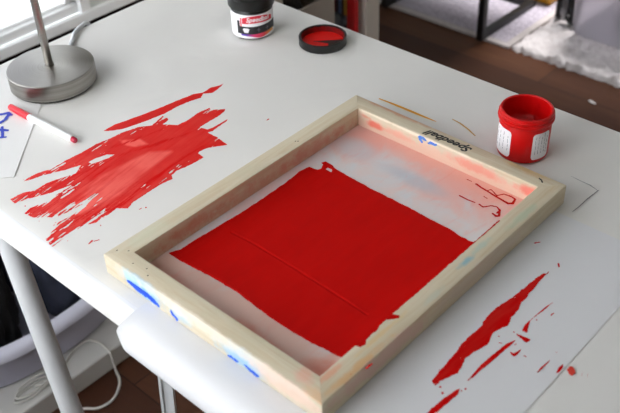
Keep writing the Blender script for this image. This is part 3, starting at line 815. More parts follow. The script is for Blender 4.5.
def ridge_ink(X, Y):
    R_ = stroke_sd(X, Y, [(p[0], p[1], 1.0) for p in POLY['ridge']])
    band = fbm(X / 55, Y / 2.6, 61, 3)
    return -0.75 * np.clip(R_ + 0.6, 0, 1) + 0.18 * (band - 0.5) + 0.35 * (fbm(X / 30, Y / 30, 3) - 0.5)
paint('ink_layer', fr, M['ink'], [ink_poly], holes=[POLY['notch'], POLY['notch2']], z=zi, step=1.0, thick=0.95, edge=0.9, escale=5, seed=30,
      tone=lambda X, Y, F: fbm(X / 40, Y / 9, 62, 4), ridge=ridge_ink, label='thick flat square of dark red ink')
SQUIG =  [[(370.1, -215.5, 1.2), (367.9, -224.8, 1.0), (366.7, -233.8, 0.9), (364.7, -244.6, 1.1), (363.4, -254.8, 1.1), (362.3, -263.4, 1.4), (365.6, -267.4, 1.4)], [(368.3, -232.8, 0.5), (372.0, -234.3, 0.5), (369.5, -240.1, 0.6), (366.1, -246.4, 0.7)], [(366.9, -245.8, 0.7), (373.9, -250.5, 0.8), (375.4, -259.0, 0.9), (374.0, -265.5, 1.1), (366.6, -267.2, 1.3)], [(370.8, -202.0, 0.5), (370.6, -208.5, 0.4)]]
STROKE['screen_red'] += [on_screen(c) for c in SQUIG]
for k, c_ in enumerate(STROKE['screen_red']):
    paint('ink_streak', fr, M['ink'], strokes=[[(x, y, q_ * 1.15) for x, y, q_ in c_]], z=zi + 0.0001, step=0.45, thick=0.3, edge=0.3, escale=2, seed=31 + k, label='thin red ink squiggle')
# ink lapping over the top of the right rail
lap = [(POLY['inklow'][0][0] + dx, -D * 1000 + W * 1000 + dy) for dx, dy in ((2, -0.6), (4, -5), (9, -6.6), (14, -3.4), (22, -2.6), (30, -3.6), (36, -1.2), (60, -1.0), (110, -1.4), (170, -0.9), (238, -1.6), (238, 0), (2, 0))]
paint('ink_streak', fr, M['ink'], [lap], z=Z1 + 0.00005, step=0.6, thick=0.2, edge=0.7, escale=4, seed=33, label='red ink lapping over the rail edge')
paint('ink_spot', fr, M['ink'], strokes=STROKE['rail_top_red'], z=Z1 + 0.00005, step=0.4, thick=0.3, edge=0.5, escale=2, seed=34)
paint('ink_spot', fr, M['spot'], strokes=[[(x, y + 1.2, r * 0.8) for x, y, r in c] for c in STROKE['rail_top_red2']], z=Z1 + 0.00003, step=0.4, thick=0.2, edge=0.6, escale=2, seed=35)
# blue paint on the outer side of the near rail: plane x = 0
for k, c_ in enumerate(STROKE['side_blue']):
    paint('blue_paint_blotch', fr, M['blue_paint'], strokes=[[(y, z, q_ * 1.5) for y, z, q_ in c_]], step=0.4, thick=0.2, edge=1.6, escale=3, seed=136 + k,
      place=lambda y, z, h: (-0.00005 - h / 1000, y / 1000, min(max(z / 1000, Z0 + 0.0005), Z1 - 0.001)),
      tone=lambda X, Y, F: np.clip(0.75 - F * 0.6 + 0.5 * (fbm(X / 3, Y / 3, 5) - 0.5), 0, 1), label='bright blue paint blotch')
# small blue marks near the lettering, on the upper edge of the far rail's inside
for k, c_ in enumerate(([(-116.5, 757.0, 0.8), (-119, 758.6, 1.3), (-123, 758.4, 1.6), (-127, 757.2, 1.0)], [(-119, 755.0, 1.6), (-121.5, 752.6, 1.2)],
      [(-131, 754.4, 0.8), (-135, 756.6, 1.5), (-139.5, 756.2, 1.3), (-143, 757.2, 0.8)])):
    paint('blue_paint_mark', fr, M['blue_paint'], strokes=[[(y - 1, z + 1.2, q_ * 1.45) for y, z, q_ in c_]], step=0.35, thick=0.15, edge=0.6, escale=2, seed=37 + k,
      place=lambda y, z, h: (L - W - 0.00005 - h / 1000, y / 1000, min(z / 1000 + 0.0055, Z1 - 0.0006)), tone=lambda X, Y, F: 0.15 + 0.5 * fbm(X / 3, Y / 3, 8))
# staple and nail marks
bm = bmesh.new(); tube(bm, [(0.3970, -0.2745, Z1 + 0.0004), (0.3955, -0.2782, Z1 + 0.0007), (0.3925, -0.2812, Z1 + 0.0004)], 0.0007, 8)
obj('staple', bm, M['black_metal'], fr)
for (x, y) in ((0.012, -0.006), (0.0195, -0.016), (0.010, -0.035), (0.014, -0.052), (0.2776, -0.012), (0.2795, -0.0145), (0.008, -0.061)):
    obj('nail_mark', tube(bmesh.new(), [(x, y, Z1 - 0.0005), (x + 0.0012, y - 0.0008, Z1 + 0.0002)], 0.0006, 6), M['cloth_grey'], fr)

fr_done = True
# lettering helper ------------------------------------------------------------
def text_bm(s, size, shear=0.0, bold=0.0, extrude=0.0):
    cu = bpy.data.curves.new('lettering_curve', 'FONT')
    cu.body = s; cu.size = size; cu.shear = shear; cu.offset = bold; cu.extrude = extrude
    cu.align_x = 'CENTER'; cu.align_y = 'CENTER'; cu.resolution_u = 3
    o = bpy.data.objects.new('lettering_curve', cu); C.objects.link(o)
    dg = bpy.context.evaluated_depsgraph_get(); dg.update()
    me = bpy.data.meshes.new_from_object(o.evaluated_get(dg))
    bm = bmesh.new(); bm.from_mesh(me)
    bpy.data.objects.remove(o); bpy.data.curves.remove(cu); bpy.data.meshes.remove(me)
    return bm
bm = text_bm('Speedball', 0.0195, shear=0.35, bold=0.0005, extrude=0.0001)
xs = [v.co.x for v in bm.verts]; k = 0.066 / (max(xs) - min(xs)); mid = (max(xs) + min(xs)) / 2
ys = [v.co.y for v in bm.verts]; my = (max(ys) + min(ys)) / 2
for v in bm.verts:
    tx, ty = (v.co.x - mid) * k, (v.co.y - my)
    v.co = Vector((0.3948 - ty * 0.80, -0.1515 + tx, Z1 + 0.00015 + v.co.z))
obj('printed_lettering', bm, M['label_black'], fr, label='black italic Speedball lettering')
fr.location.x, fr.location.y = FX, FY

# ------------------------------------------------------------------ jars and lid
def wrap(bm, R, cx, cy, th0, z0, off=0.0):
    """bend flat geometry (x right, y up) round a jar"""
    for v in bm.verts:
        a = th0 + v.co.x / R; r = R + off + v.co.z
        v.co = Vector((cx + r * math.cos(a), cy + r * math.sin(a), z0 + v.co.y))
    return bm
def strip(x0, x1, y0, y1, t=0.0002, n=24, corner=0.0, top=None, bot=None):
    bm = bmesh.new(); cols = []
    for i in range(n + 1):
        x = x0 + (x1 - x0) * i / n
        a, b = (bot(x) if bot else y0), (top(x) if top else y1)
        if corner:
            d = min(x - x0, x1 - x)
            if d < corner: c_ = corner - math.sqrt(max(0, corner ** 2 - (corner - d) ** 2)); a += c_; b -= c_
        cols.append([bm.verts.new((x, y, z)) for y, z in ((a, 0), (b, 0), (b, t), (a, t))])
    for p, q in zip(cols, cols[1:]):
        for k in range(4): bm.faces.new((p[k], p[(k + 1) % 4], q[(k + 1) % 4], q[k]))
    bm.faces.new(cols[0][::-1]); bm.faces.new(cols[-1])
    return bm

zt = TZ + 0.0007
# closed black jar at the back
JX, JY, JR = 0.4790, 0.2610, 0.0312
jar = thing('ink_jar', 'closed black-lidded ink jar with a white label at the back of the table', 'jar', (JX, JY, zt))
obj('jar_body', lathe([(0, zt), (JR - 0.003, zt), (JR, zt + 0.004), (JR, zt + 0.042), (JR - 0.002, zt + 0.046), (0, zt + 0.046)], JX, JY), M['black_plastic'], jar, smooth=40)
lr = 0.0342
prof = [(0, zt + 0.0465), (lr - 0.001, zt + 0.0465), (lr, zt + 0.0475), (lr, zt + 0.062), (lr - 0.002, zt + 0.0642), (lr - 0.006, zt + 0.0648), (lr - 0.008, zt + 0.0640), (0, zt + 0.0640)]
lidb = lathe(prof, JX, JY, 96)
for v in lidb.verts:      # fine grip ribs
    if zt + 0.047 < v.co.z < zt + 0.0625:
        d = Vector((v.co.x - JX, v.co.y - JY, 0)); a = math.atan2(d.y, d.x)
        v.co += d.normalized() * (0.0004 if round(a / (2 * PI) * 96) % 2 else 0)
obj('jar_lid', lidb, M['black_plastic'], jar, smooth=30)
TH = math.atan2(-0.664 - JY, -0.373 - JX)
RL = JR
mmx = lambda x: x / 1000
lab = obj('jar_label', wrap(strip(mmx(-52), mmx(52), 0.0035, 0.041), RL, JX, JY, TH, zt, 0.0002), M['label_white'], jar, smooth=50)
bm = strip(mmx(-25), mmx(-20.5), 0.0105, 0.031, n=4)
wrap(bm, RL, JX, JY, TH, zt, 0.00045); obj('label_band', bm, M['label_black'], lab, smooth=50)
bm = strip(mmx(-20.5), mmx(42), 0.0105, 0.0225, n=24, top=lambda x: 0.0225 + 0.05 * max(0, x))
wrap(bm, RL, JX, JY, TH, zt, 0.00045); obj('label_band', bm, M['label_black'], lab, smooth=50)
arc = lambda x: 0.0335 + 0.006 * (1 - ((x - 0.006) / 0.027) ** 2)
bm = strip(mmx(-16), mmx(33), 0, 0, n=30, top=arc, bot=lambda x: 0.0268 + 0.0012 * (1 - ((x - 0.009) / 0.025) ** 2))
wrap(bm, RL, JX, JY, TH, zt, 0.00045); obj('label_banner', bm, M['label_red'], lab, smooth=50)
bm = strip(mmx(-19.2), mmx(-17.2), 0.0226, 0.036, n=4)
wrap(bm, RL, JX, JY, TH, zt, 0.00045); obj('label_banner', bm, M['label_red'], lab, smooth=50)
bm = text_bm('Speedball', 0.0100, shear=0.3, bold=0.0002, extrude=0.00005)
for v in bm.verts:
    v.co.x = v.co.x * 0.95 + 0.008; v.co.y += 0.0325 + 0.0012 * (1 - ((v.co.x - 0.009) / 0.025) ** 2)
wrap(bm, RL, JX, JY, TH, zt, 0.0009); obj('label_lettering', bm, M['label_white'], lab)
# t-shirt pictogram
bm = bmesh.new()
sh = [(-2.6, -3.2), (2.6, -3.2), (2.6, 1.2), (3.8, 0.4), (4.8, 1.9), (2.4, 3.4), (1.0, 3.4), (0, 2.6), (-1.0, 3.4), (-2.4, 3.4), (-4.8, 1.9), (-3.8, 0.4), (-2.6, 1.2)]
bm.faces.new([bm.verts.new((-0.0105 + x / 900, 0.0165 + y / 900, 0)) for x, y in sh]); bmesh.ops.triangulate(bm, faces=bm.faces[:])
wrap(bm, RL, JX, JY, TH, zt, 0.0010); obj('label_pictogram', bm, M['label_white'], lab)
for cx_, w_ in ((0.008, 2.8), (0.022, 2.8)):
    bm = bmesh.new()
    tube(bm, [(cx_ - w_ / 1000, 0.0172, 0), (cx_ + w_ / 1000, 0.0172, 0)], 0.0004, 6)
    tube(bm, [(cx_, 0.0135, 0), (cx_, 0.0205, 0)], 0.0004, 6)
    wrap(bm, RL, JX, JY, TH, zt, 0.0006); obj('label_pictogram', bm, M['scribble'], lab)
t = NT('rainbow_label_print')
sx = t.n('ShaderNodeSeparateXYZ'); t.l(t.obj(), sx.inputs[0])
mr = t.n('ShaderNodeMapRange'); mr.inputs['From Min'].default_value = -0.022; mr.inputs['From Max'].default_value = 0.03
pr = t.math('ADD', t.math('MULTIPLY', sx.outputs[0], 0.70), t.math('MULTIPLY', sx.outputs[1], -0.70))
t.l(pr, mr.inputs['Value'])
t.col(t.ramp(mr.outputs[0], [(0.0, rgb(90, 60, 160)), (0.25, rgb(90, 60, 170)), (0.45, rgb(214, 50, 110)), (0.75, rgb(220, 60, 70)), (1.0, rgb(240, 180, 60))]))
bm = strip(mmx(-19), mmx(36), 0, 0, n=24, top=lambda x: 0.0105 + 0.06 * max(0, x), bot=lambda x: 0.0078 - 0.0035 * math.exp(-((x - 0.01) / 0.012) ** 2))
wrap(bm, RL, JX, JY, TH, zt, 0.00045); obj('label_band', bm, t.m, lab, smooth=50, label='rainbow printed band')

# black lid lying upside down with red ink in it
KX, KY, KR = 0.5157, 0.1530, 0.0352
kl = thing('jar_lid', 'black screw lid lying open side up with red ink inside, behind the frame', 'lid', (KX, KY, zt))
obj('lid_cup', lathe([(0, zt), (KR - 0.0015, zt), (KR, zt + 0.0015), (KR, zt + 0.0125), (KR - 0.0006, zt + 0.013), (KR - 0.0024, zt + 0.013), (KR - 0.003, zt + 0.0125), (KR - 0.0032, zt + 0.0032), (0, zt + 0.0032)], KX, KY, 96), M['black_plastic'], kl, smooth=40)
# the ink: a disc with a black wedge scraped clean from the near right side
def lidink(bm_step=0.7):
    gx = np.arange(-33, 33.1, 0.6); X, Y = np.meshgrid(gx, gx)
    F = 31.0 - np.hypot(X, Y)
    # camera right and camera depth axes on the table
    a, b = (0.675, -0.738), (0.738, 0.675)
    R_ = X * a[0] + Y * a[1]; Dp = X * b[0] + Y * b[1]
    top = 0.05 * (R_ + 14) + 1.0; bot = -0.36 * (R_ + 14) + 0
    wedge = np.minimum(np.minimum(top - Dp, Dp - bot), R_ + 14)
    wedge = np.where(R_ > 8, np.maximum(wedge, np.minimum(top - Dp, 10 + 0 * X)), wedge)
    F = np.minimum(F, -wedge + 1.4 * (fbm(X / 5, Y / 5, 3) - 0.5))
    h = 0.9 * np.clip(F / 1.5, 0, 1)
    return field_mesh(F, gx, gx, h, lambda j, i: (float(fbm(X / 8, Y / 8, 6)[j, i]),) * 3 + (1,) if False else (0.3, 0.3, 0.3, 1), lambda x, y, hh: (KX + x / 1000, KY + y / 1000, zt + 0.0033 + hh / 1000))
M['lid_ink'] = mat_paint('red_ink_in_lid', rgb(215, 12, 8), rgb(222, 26, 18), 0.4, 0.0, 0.1, 0.3)
obj('ink_pool', lidink(), M['lid_ink'], kl, smooth=50, label='red ink left in the lid')
# thin red film running up the inside of the far wall and round the rim
def arcwall(r, z0_, z1_, a0, a1, t_, n=40):
    bm = bmesh.new(); cols = []
    for i in range(n + 1):
        a = a0 + (a1 - a0) * i / n; zz = z1_ - 0.0015 * (0.5 + 0.5 * math.sin(i * 1.7)) * (1 if 2 < i < n - 2 else 2)
        cols.append([bm.verts.new((KX + q * math.cos(a), KY + q * math.sin(a), z)) for q, z in ((r, z0_), (r, zz), (r - t_, zz), (r - t_, z0_))])
    for p, q in zip(cols, cols[1:]):
        for k in range(4): bm.faces.new((p[k], p[(k + 1) % 4], q[(k + 1) % 4], q[k]))
    bm.faces.new(cols[0][::-1]); bm.faces.new(cols[-1])
    return bm
M['film'] = simple('thin_red_film', rgb(120, 16, 14), 0.3, noise=0.3, nscale=90)
obj('ink_film', arcwall(KR - 0.0031, zt + 0.0034, zt + 0.0115, math.radians(-40), math.radians(150), 0.0004), M['film'], kl, smooth=50)

# open red jar
RX, RY, RR = 0.4628, -0.2185, 0.0308
rj = thing('open_ink_jar', 'open jar coated in red ink, standing beside the far corner of the frame', 'jar', (RX, RY, zt))
hj = 0.0615
prof = [(0, zt), (RR - 0.004, zt), (RR - 0.001, zt + 0.002), (RR, zt + 0.005), (RR, zt + 0.045), (RR - 0.001, zt + 0.0475), (RR - 0.0012, zt + 0.049), (RR + 0.0018, zt + 0.0495), (RR + 0.0024, zt + 0.0505), (RR + 0.0024, zt + 0.0525),
        (RR + 0.001, zt + 0.0535), (RR + 0.001, zt + 0.0555), (RR + 0.0018, zt + 0.0565), (RR + 0.0018, zt + 0.0575), (RR + 0.0008, zt + 0.0585), (RR + 0.0006, zt + hj - 0.001), (RR - 0.0004, zt + hj),
        (RR - 0.002, zt + hj), (RR - 0.0028, zt + hj - 0.001), (RR - 0.003, zt + 0.040), (RR - 0.003, zt + 0.012), (0, zt + 0.012)]
obj('jar_body', lathe(prof, RX, RY, 96), M['red_plastic'], rj, smooth=35)
bm = lathe([(0, zt + 0.030), (RR - 0.012, zt + 0.0297), (RR - 0.005, zt + 0.0305), (RR - 0.0032, zt + 0.036), (RR - 0.0034, zt + 0.028), (0, zt + 0.027)], RX, RY, 64)
for v in bm.verts:
    if abs(v.co.x - RX) + abs(v.co.y - RY) > 0.001: v.co.z += 0.0012 * math.sin(v.co.x * 260) * math.cos(v.co.y * 210)
obj('ink_fill', bm, M['red_plastic'], rj, smooth=60, label='red ink inside the jar')
TJ = math.atan2(-0.664 - RY, -0.373 - RX)
def jar_label(a0, a1, lines, seed):
    x0_, x1_ = math.radians(a0) * RR, math.radians(a1) * RR
    lb_ = obj('jar_label', wrap(strip(x0_, x1_, 0.007, 0.043, corner=0.004), RR, RX, RY, TJ, zt, 0.0001), M['label_white'], rj, smooth=50, label='small white label')
    rnd = random.Random(seed); bm = bmesh.new()
    for q in range(lines):
        x = x0_ + 0.004 + (x1_ - x0_ - 0.008) * q / (lines - 1)
        y = 0.012 + rnd.random() * 0.004
        while y < 0.037:
            ln_ = 0.002 + rnd.random() * 0.004
            tube(bm, [(x, y, 0), (x + 0.0006 * rnd.uniform(-1, 1), y + ln_, 0)], 0.00028, 5)
            y += ln_ + 0.0015
    wrap(bm, RR, RX, RY, TJ, zt, 0.0003); obj('label_print', bm, M['scribble'], lb_)
jar_label(-80, -27, 4, 3)
jar_label(21, 66, 5, 5)

# ------------------------------------------------------------------ marker
mk = thing('marker_pen', 'white marker pen with a red cap lying in front of the lamp', 'pen', (0.118, 0.29, zt))
ZM = zt + 0.0052
A, Bm, Cm, Em = Vector((0.1143, 0.3570, ZM)), Vector((0.1160, 0.3135, ZM)), Vector((0.1213, 0.2265, ZM)), Vector((0.1217, 0.2195, ZM))
d = (Bm - A).normalized()
obj('cap', tube(bmesh.new(), [A, A + d * 0.0006, A + d * 0.002, A + d * 0.02, Bm], [0.0022, 0.0036, 0.0044, 0.0049, 0.0051], 24), simple('red_marker_cap', rgb(216, 14, 34), 0.4), mk, smooth=50, label='red cap')
d = (Cm - Bm).normalized()
obj('barrel', tube(bmesh.new(), [Bm - d * 0.002, Bm + d * 0.02, Cm - d * 0.003, Cm, Cm + d * 0.0006], [0.0046, 0.0048, 0.0048, 0.0045, 0.0038], 24), M['white'], mk, smooth=50)
obj('end_plug', tube(bmesh.new(), [Cm, Em - d * 0.001, Em], [0.0036, 0.0036, 0.0028], 20), simple('dark_red_plug', rgb(186, 24, 60), 0.35), mk, smooth=50, label='dark red end plug')

# ------------------------------------------------------------------ lamp
LX, LY, LR = 0.1945, 0.3705, 0.0599
lamp = thing('table_lamp', 'round brushed steel lamp base with a slim upright pole', 'lamp', (LX, LY, zt))
zb = TZ + 0.0288
zl = zt + 0.0012
obj('lamp_base', lathe([(0, zl + 0.0018), (LR - 0.004, zl + 0.0018), (LR - 0.002, zl + 0.0022), (LR, zl + 0.0035), (LR, zb - 0.0012), (LR - 0.0010, zb - 0.0002), (LR - 0.0022, zb), (0, zb)], LX, LY, 128), M['nickel'], lamp, smooth=30)
obj('base_pad', lathe([(0, zl), (LR - 0.003, zl), (LR - 0.003, zl + 0.0018), (0, zl + 0.0018)], LX, LY, 96), M['black_plastic'], lamp, smooth=30)
obj('pole', lathe([(0, zb), (0.0068, zb), (0.0068, zb + 0.0012), (0.0054, zb + 0.0016), (0.0054, zb + 0.44), (0, zb + 0.44)], LX + 0.0008, LY + 0.0035, 40), M['nickel'], lamp, smooth=30)
prof = [(0.0064, zb + 0.40), (0.03, zb + 0.415), (0.14, zb + 0.36), (0.142, zb + 0.361), (0.032, zb + 0.418), (0.0064, zb + 0.405)]
M['shade'] = simple('white_lamp_shade', rgb(220, 220, 216), 0.6)
obj('lamp_shade', lathe([(0.05, zb + 0.48), (0.10, zb + 0.34), (0.101, zb + 0.34), (0.051, zb + 0.48)], LX + 0.0008, LY + 0.0035, 64, closed=True), M['shade'], lamp, smooth=40)
obj('shade_spider', beam(beam(bmesh.new(), (LX - 0.05, LY + 0.0035, zb + 0.435), (LX + 0.052, LY + 0.0035, zb + 0.435), 0.003, 0.003), (LX + 0.0008, LY - 0.047, zb + 0.435), (LX + 0.0008, LY + 0.054, zb + 0.435), 0.003, 0.003), M['nickel'], lamp)
M['cord'] = simple('grey_translucent_cord', rgb(206, 209, 212), 0.25)
pts = spline([(LX + 0.054, LY + 0.026, zt + 0.0080), (0.262, 0.426, zt + 0.0052), (0.284, 0.4490, zt + 0.0038), (0.300, 0.4660, zt + 0.0038), (0.318, 0.4750, zt + 0.0040), (0.332, 0.4812, zt + 0.0020), (0.340, 0.4850, TZ - 0.010), (0.345, 0.4855, TZ - 0.06), (0.345, 0.486, TZ - 0.3), (0.35, 0.50, 0.30)], 8)
obj('power_cord', tube(bmesh.new(), pts, 0.0034, 12), M['cord'], lamp, smooth=60, label='grey power cord')

# ------------------------------------------------------------------ under the table
tag(obj('storage_platform', BX(-0.10, 0.50, 0.509, 0.94, 0.0, 0.05, bev=0.004), M['tray_white'], origin=(0.2, 0.7, 0)),
    'low white platform on the floor beneath the basket of dark clothes', 'platform')
bx, by = 0.185, 0.745
bk = thing('laundry_basket', 'oval lilac-grey plastic basket filled with dark clothes under the table', 'basket', (bx, by, 0.0502))
def oval(profile, n=80, p=2.6):
    bm = bmesh.new(); rings = []
    for rx, ry, z in profile:
        ring = []
        for i in range(n):
            a = 2 * PI * i / n; c_, s_ = math.cos(a), math.sin(a)
            ring.append(bm.verts.new((bx + rx * math.copysign(abs(c_) ** (2 / p), c_), by + ry * math.copysign(abs(s_) ** (2 / p), s_), z)))
        rings.append(ring)
    for a, b in zip(rings, rings[1:]):
        for i in range(n): bm.faces.new((a[i], a[(i + 1) % n], b[(i + 1) % n], b[i]))
    bm.faces.new(rings[0][::-1]); bm.faces.new(rings[-1])
    return bm
zf = 0.0502
obj('basket_body', oval([(0.205, 0.165, zf), (0.218, 0.176, zf + 0.006), (0.226, 0.184, zf + 0.088), (0.220, 0.178, zf + 0.088), (0.212, 0.170, zf + 0.010), (0.05, 0.05, zf + 0.010)]), M['lilac'], bk, smooth=50)
def rimring(n=80, p=2.6):
    bm = bmesh.new(); rings = []
    sec = [(0.0, 0.086), (0.012, 0.084), (0.020, 0.090), (0.018, 0.100), (0.008, 0.106), (-0.006, 0.106), (-0.010, 0.098), (-0.006, 0.090)]
    for i in range(n):
        a = 2 * PI * i / n; c_, s_ = math.cos(a), math.sin(a)
        ring = []
        for dr, z in sec:
            ring.append(bm.verts.new((bx + (0.2265 + dr) * math.copysign(abs(c_) ** (2 / p), c_), by + (0.1845 + dr) * math.copysign(abs(s_) ** (2 / p), s_), zf + z)))
        rings.append(ring)
    m = len(sec)
    for i in range(n):
        a, b = rings[i], rings[(i + 1) % n]
        for k in range(m): bm.faces.new((a[k], a[(k + 1) % m], b[(k + 1) % m], b[k]))
    return bm
obj('basket_rim', rimring(), M['rim'], bk, smooth=60, label='rolled pale rim')
# crumpled garments
def garment(name, cx, cy, cz, rx, ry, rz, seed, m, label, cat='clothing'):
    bm = bmesh.new()
    bmesh.ops.create_icosphere(bm, subdivisions=5, radius=1)
    from mathutils import noise as mn
    for v in bm.verts:
        n_ = v.co.copy()
        q = n_ * 1.7 + Vector((seed, seed * 0.7, 0))
        r = 1 + 0.16 * (mn.noise(q) ) + 0.10 * abs(mn.noise(q * 2.3 + Vector((3, 1, 2)))) + 0.05 * abs(mn.noise(q * 6))
        fold = 0.05 * math.sin(9 * n_.x + 5 * n_.y + 4 * mn.noise(q * 1.3))
        r += fold
        z = n_.z * r
        z = z if z > -0.5 else -0.5 + (z + 0.5) * 0.15
        v.co = Vector((cx + n_.x * r * rx, cy + n_.y * r * ry, cz + z * rz))
    o = obj(name, bm, m, None, (cx, cy, cz - rz * 0.5), smooth=80)
    tag(o, label, cat, None)
    return o
garment('garment', 0.078, 0.735, 0.155, 0.092, 0.128, 0.16, 1.0, M['cloth_black'], 'black crumpled garment on the left side of the basket')
garment('garment', 0.293, 0.735, 0.150, 0.094, 0.138, 0.15, 4.0, M['cloth_navy'], 'dark navy garment heaped on the right side of the basket')

# white cable: loop on the floor, then over the platform
pts = [(0.10, 0.545, 0.0535), (0.125, 0.53, 0.0535), (0.165, 0.545, 0.0535), (0.20, 0.562, 0.0535), (0.235, 0.565, 0.0545), (0.250, 0.545, 0.0535), (0.250, 0.520, 0.0535), (0.249, 0.5045, 0.048), (0.248, 0.4995, 0.024), (0.247, 0.496, 0.0035),
       (0.240, 0.478, 0.0035), (0.229, 0.463, 0.0035), (0.210, 0.449, 0.0035), (0.190, 0.443, 0.0035), (0.165, 0.449, 0.0035), (0.145, 0.470, 0.0035), (0.110, 0.490, 0.0035), (0.02, 0.495, 0.0035)]
o = obj('white_cable', tube(bmesh.new(), spline(pts, 8), 0.0026, 10), M['cable_white'], None, (0.19, 0.443, 0), smooth=60)
tag(o, 'white cable looping from the platform onto the floor beneath the table', 'cable')
bm = bmesh.new()
pts = []
for i in range(60):
    a = i / 59 * 2 * PI * 2.4
    pts.append((0.085 + 0.038 * math.cos(a) + i * 0.0003, 0.535 + 0.014 * math.sin(a) + 0.0002 * i, 0.0535 + 0.0001 * i))
o = obj('coiled_cable', tube(bm, pts, 0.0018, 8), M['cable_white'], None, (0.085, 0.535, 0.05), smooth=60)
tag(o, 'small coil of thin white cable on the platform behind the round leg', 'cable')

# ------------------------------------------------------------------ shelf unit behind the right end
SX0, SX1, SY0, SY1, SZ = 0.795, 1.1553, 0.56, 0.949, 0.79
M['shelf'] = simple('off_white_shelf', rgb(214, 206, 196), 0.5, noise=0.02)
M['shelf_in'] = M['shelf']
sh_ = thing('shelf_unit', 'off-white open shelf unit standing behind the table, right of the window', 'shelf', (0.975, 0.75, 0))
obj('side_panel', BX(SX1 - 0.0475, SX1, SY0, SY1, 0.0, SZ, bev=0.0015), M['shelf'], sh_)
obj('side_panel', BX(SX0, SX0 + 0.0475, SY0, SY1, 0.0, SZ, bev=0.0015), M['shelf'], sh_)
ix0, ix1 = SX0 + 0.0478, SX1 - 0.0478
obj('top_board', BX(ix0, ix1, SY0, SY1, SZ - 0.045, SZ, bev=0.001), M['shelf'], sh_)
obj('shelf_board', BX(ix0, ix1, SY0 + 0.002, SY1 - 0.011, 0.352, 0.368, bev=0.001), M['shelf'], sh_)
obj('shelf_board', BX(ix0, ix1, SY0, SY1, 0.0, 0.045, bev=0.001), M['shelf'], sh_)
obj('back_panel', BX(ix0, ix1, SY1 - 0.01, SY1, 0.0455, SZ - 0.0455), M['shelf'], sh_)
bin_ = thing('storage_box', 'grey open-topped storage box inside the white shelf unit', 'box', (0.924, 0.7, 0.3685))
zb_ = 0.3685
obj('front_panel', BX(0.846, 1.0015, SY0 + 0.001, SY0 + 0.008, zb_, 0.5225, bev=0.0015), M['carton_grey'], bin_)
obj('back_panel', BX(0.846, 1.0015, 0.888, 0.895, zb_, 0.5225, bev=0.0015), M['carton_grey'], bin_)
obj('side_panel', BX(0.846, 0.853, SY0 + 0.0082, 0.8878, zb_, 0.5225), M['carton_grey'], bin_)
obj('side_panel', BX(0.9945, 1.0015, SY0 + 0.0082, 0.8878, zb_, 0.5225), M['carton_grey'], bin_)
obj('bottom_panel', BX(0.8532, 0.9943, SY0 + 0.0082, 0.8878, zb_, zb_ + 0.006), M['carton_grey'], bin_)
garment('cloth_bundle', 0.924, 0.72, 0.468, 0.056, 0.125, 0.085, 9.0, M['cloth_grey'], 'charcoal fuzzy cloth bundle sticking out of the grey box', 'clothing')
# red printed box beside it
t = NT('printed_box_front')
sy = t.n('ShaderNodeSeparateXYZ'); t.l(t.obj(), sy.inputs[0])
yy = t.math('MULTIPLY', sy.outputs[1], -1)
mr = t.n('ShaderNodeMapRange'); t.l(yy, mr.inputs['Value']); mr.inputs['From Min'].default_value = -0.090; mr.inputs['From Max'].default_value = 0.0
red_ = rgb(196, 30, 34)
cA = t.ramp(mr.outputs[0], [(0.0, rgb(120, 16, 22)), (0.36, rgb(60, 44, 60)), (0.46, rgb(108, 136, 176)), (0.56, rgb(60, 34, 34)), (0.64, rgb(206, 160, 70)), (0.74, red_)], 'CONSTANT')
zz = t.step(sy.outputs[2], 0.060, 0.064)
cB = t.ramp(t.noise(t.obj(), 60), [(0.4, rgb(60, 62, 70)), (0.6, rgb(140, 150, 160))])
inner = t.math('LESS_THAN', mr.outputs[0], 0.74)
low = t.math('MULTIPLY', t.math('SUBTRACT', 1.0, zz), inner)
t.col(t.mix(low, cA, cB)); t.set(Roughness=0.4)
tag(obj('printed_box', BX(1.074, 1.088, 0.566, 0.664, 0.3685, 0.484, bev=0.0015), t.m, origin=(1.081, 0.566, 0.3685)),
    'red printed box with coloured stripes inside the white shelf unit', 'box')

# ------------------------------------------------------------------ rugs and things on the floor at the right
rug = thing('woven_rug', 'flat lilac-grey woven rug under the black metal stand', 'rug', (1.87, 0.62, 0))
obj('rug_field', BX(1.885, 3.6, 0.640, 1.9, 0.0, 0.008, bev=0.002), M['rug'], rug)
obj('rug_binding', box(BX(1.862, 1.8848, 0.617, 1.9, 0.0, 0.009, bev=0.002), 1.885, 3.6, 0.617, 0.6398, 0.0, 0.009, bev=0.002), M['rug_edge'], rug)
from mathutils import noise as mnoise
bm = bmesh.new()
nx_, ny_ = 150, 190
x0_, x1_, y0_, y1_ = 1.865, 3.0, -0.75, 0.612
vg = []
for i in range(nx_ + 1):
    for j in range(ny_ + 1):
        x = x0_ + (x1_ - x0_) * (i / nx_) ** 1.3; y = y0_ + (y1_ - y0_) * j / ny_
        e = min(i, j, nx_ - i, ny_ - j)
        p = Vector((x * 26, y * 26, 0)); 
        n_ = abs(mnoise.noise(p)) * 0.020 + abs(mnoise.noise(p * 2.3)) * 0.012 + 0.012 + mnoise.noise(p * 5) * 0.004
        z = n_ * min(1, e / 2.0) + 0.001
        if e < 6:
            k_ = (6 - e) / 6
            x += k_ * mnoise.noise(Vector((x * 60, y * 60, 5))) * 0.012; y += k_ * mnoise.noise(Vector((x * 60, y * 60, 9))) * 0.012
        y = min(y, 0.6155)
        if 1.96 < x < 2.44 and -0.02 < y < 0.55: z = min(z, 0.026)
        vg.append(bm.verts.new((x, y, max(0.0005, z))))
for i in range(nx_):
    for j in range(ny_):
        a = i * (ny_ + 1) + j
        bm.faces.new((vg[a], vg[a + ny_ + 1], vg[a + ny_ + 2], vg[a + 1]))
tag(obj('shaggy_rug', bm, M['shag'], origin=(1.87, 0.6, 0), smooth=80), 'white shaggy rug on the floor under the translucent tub', 'rug')

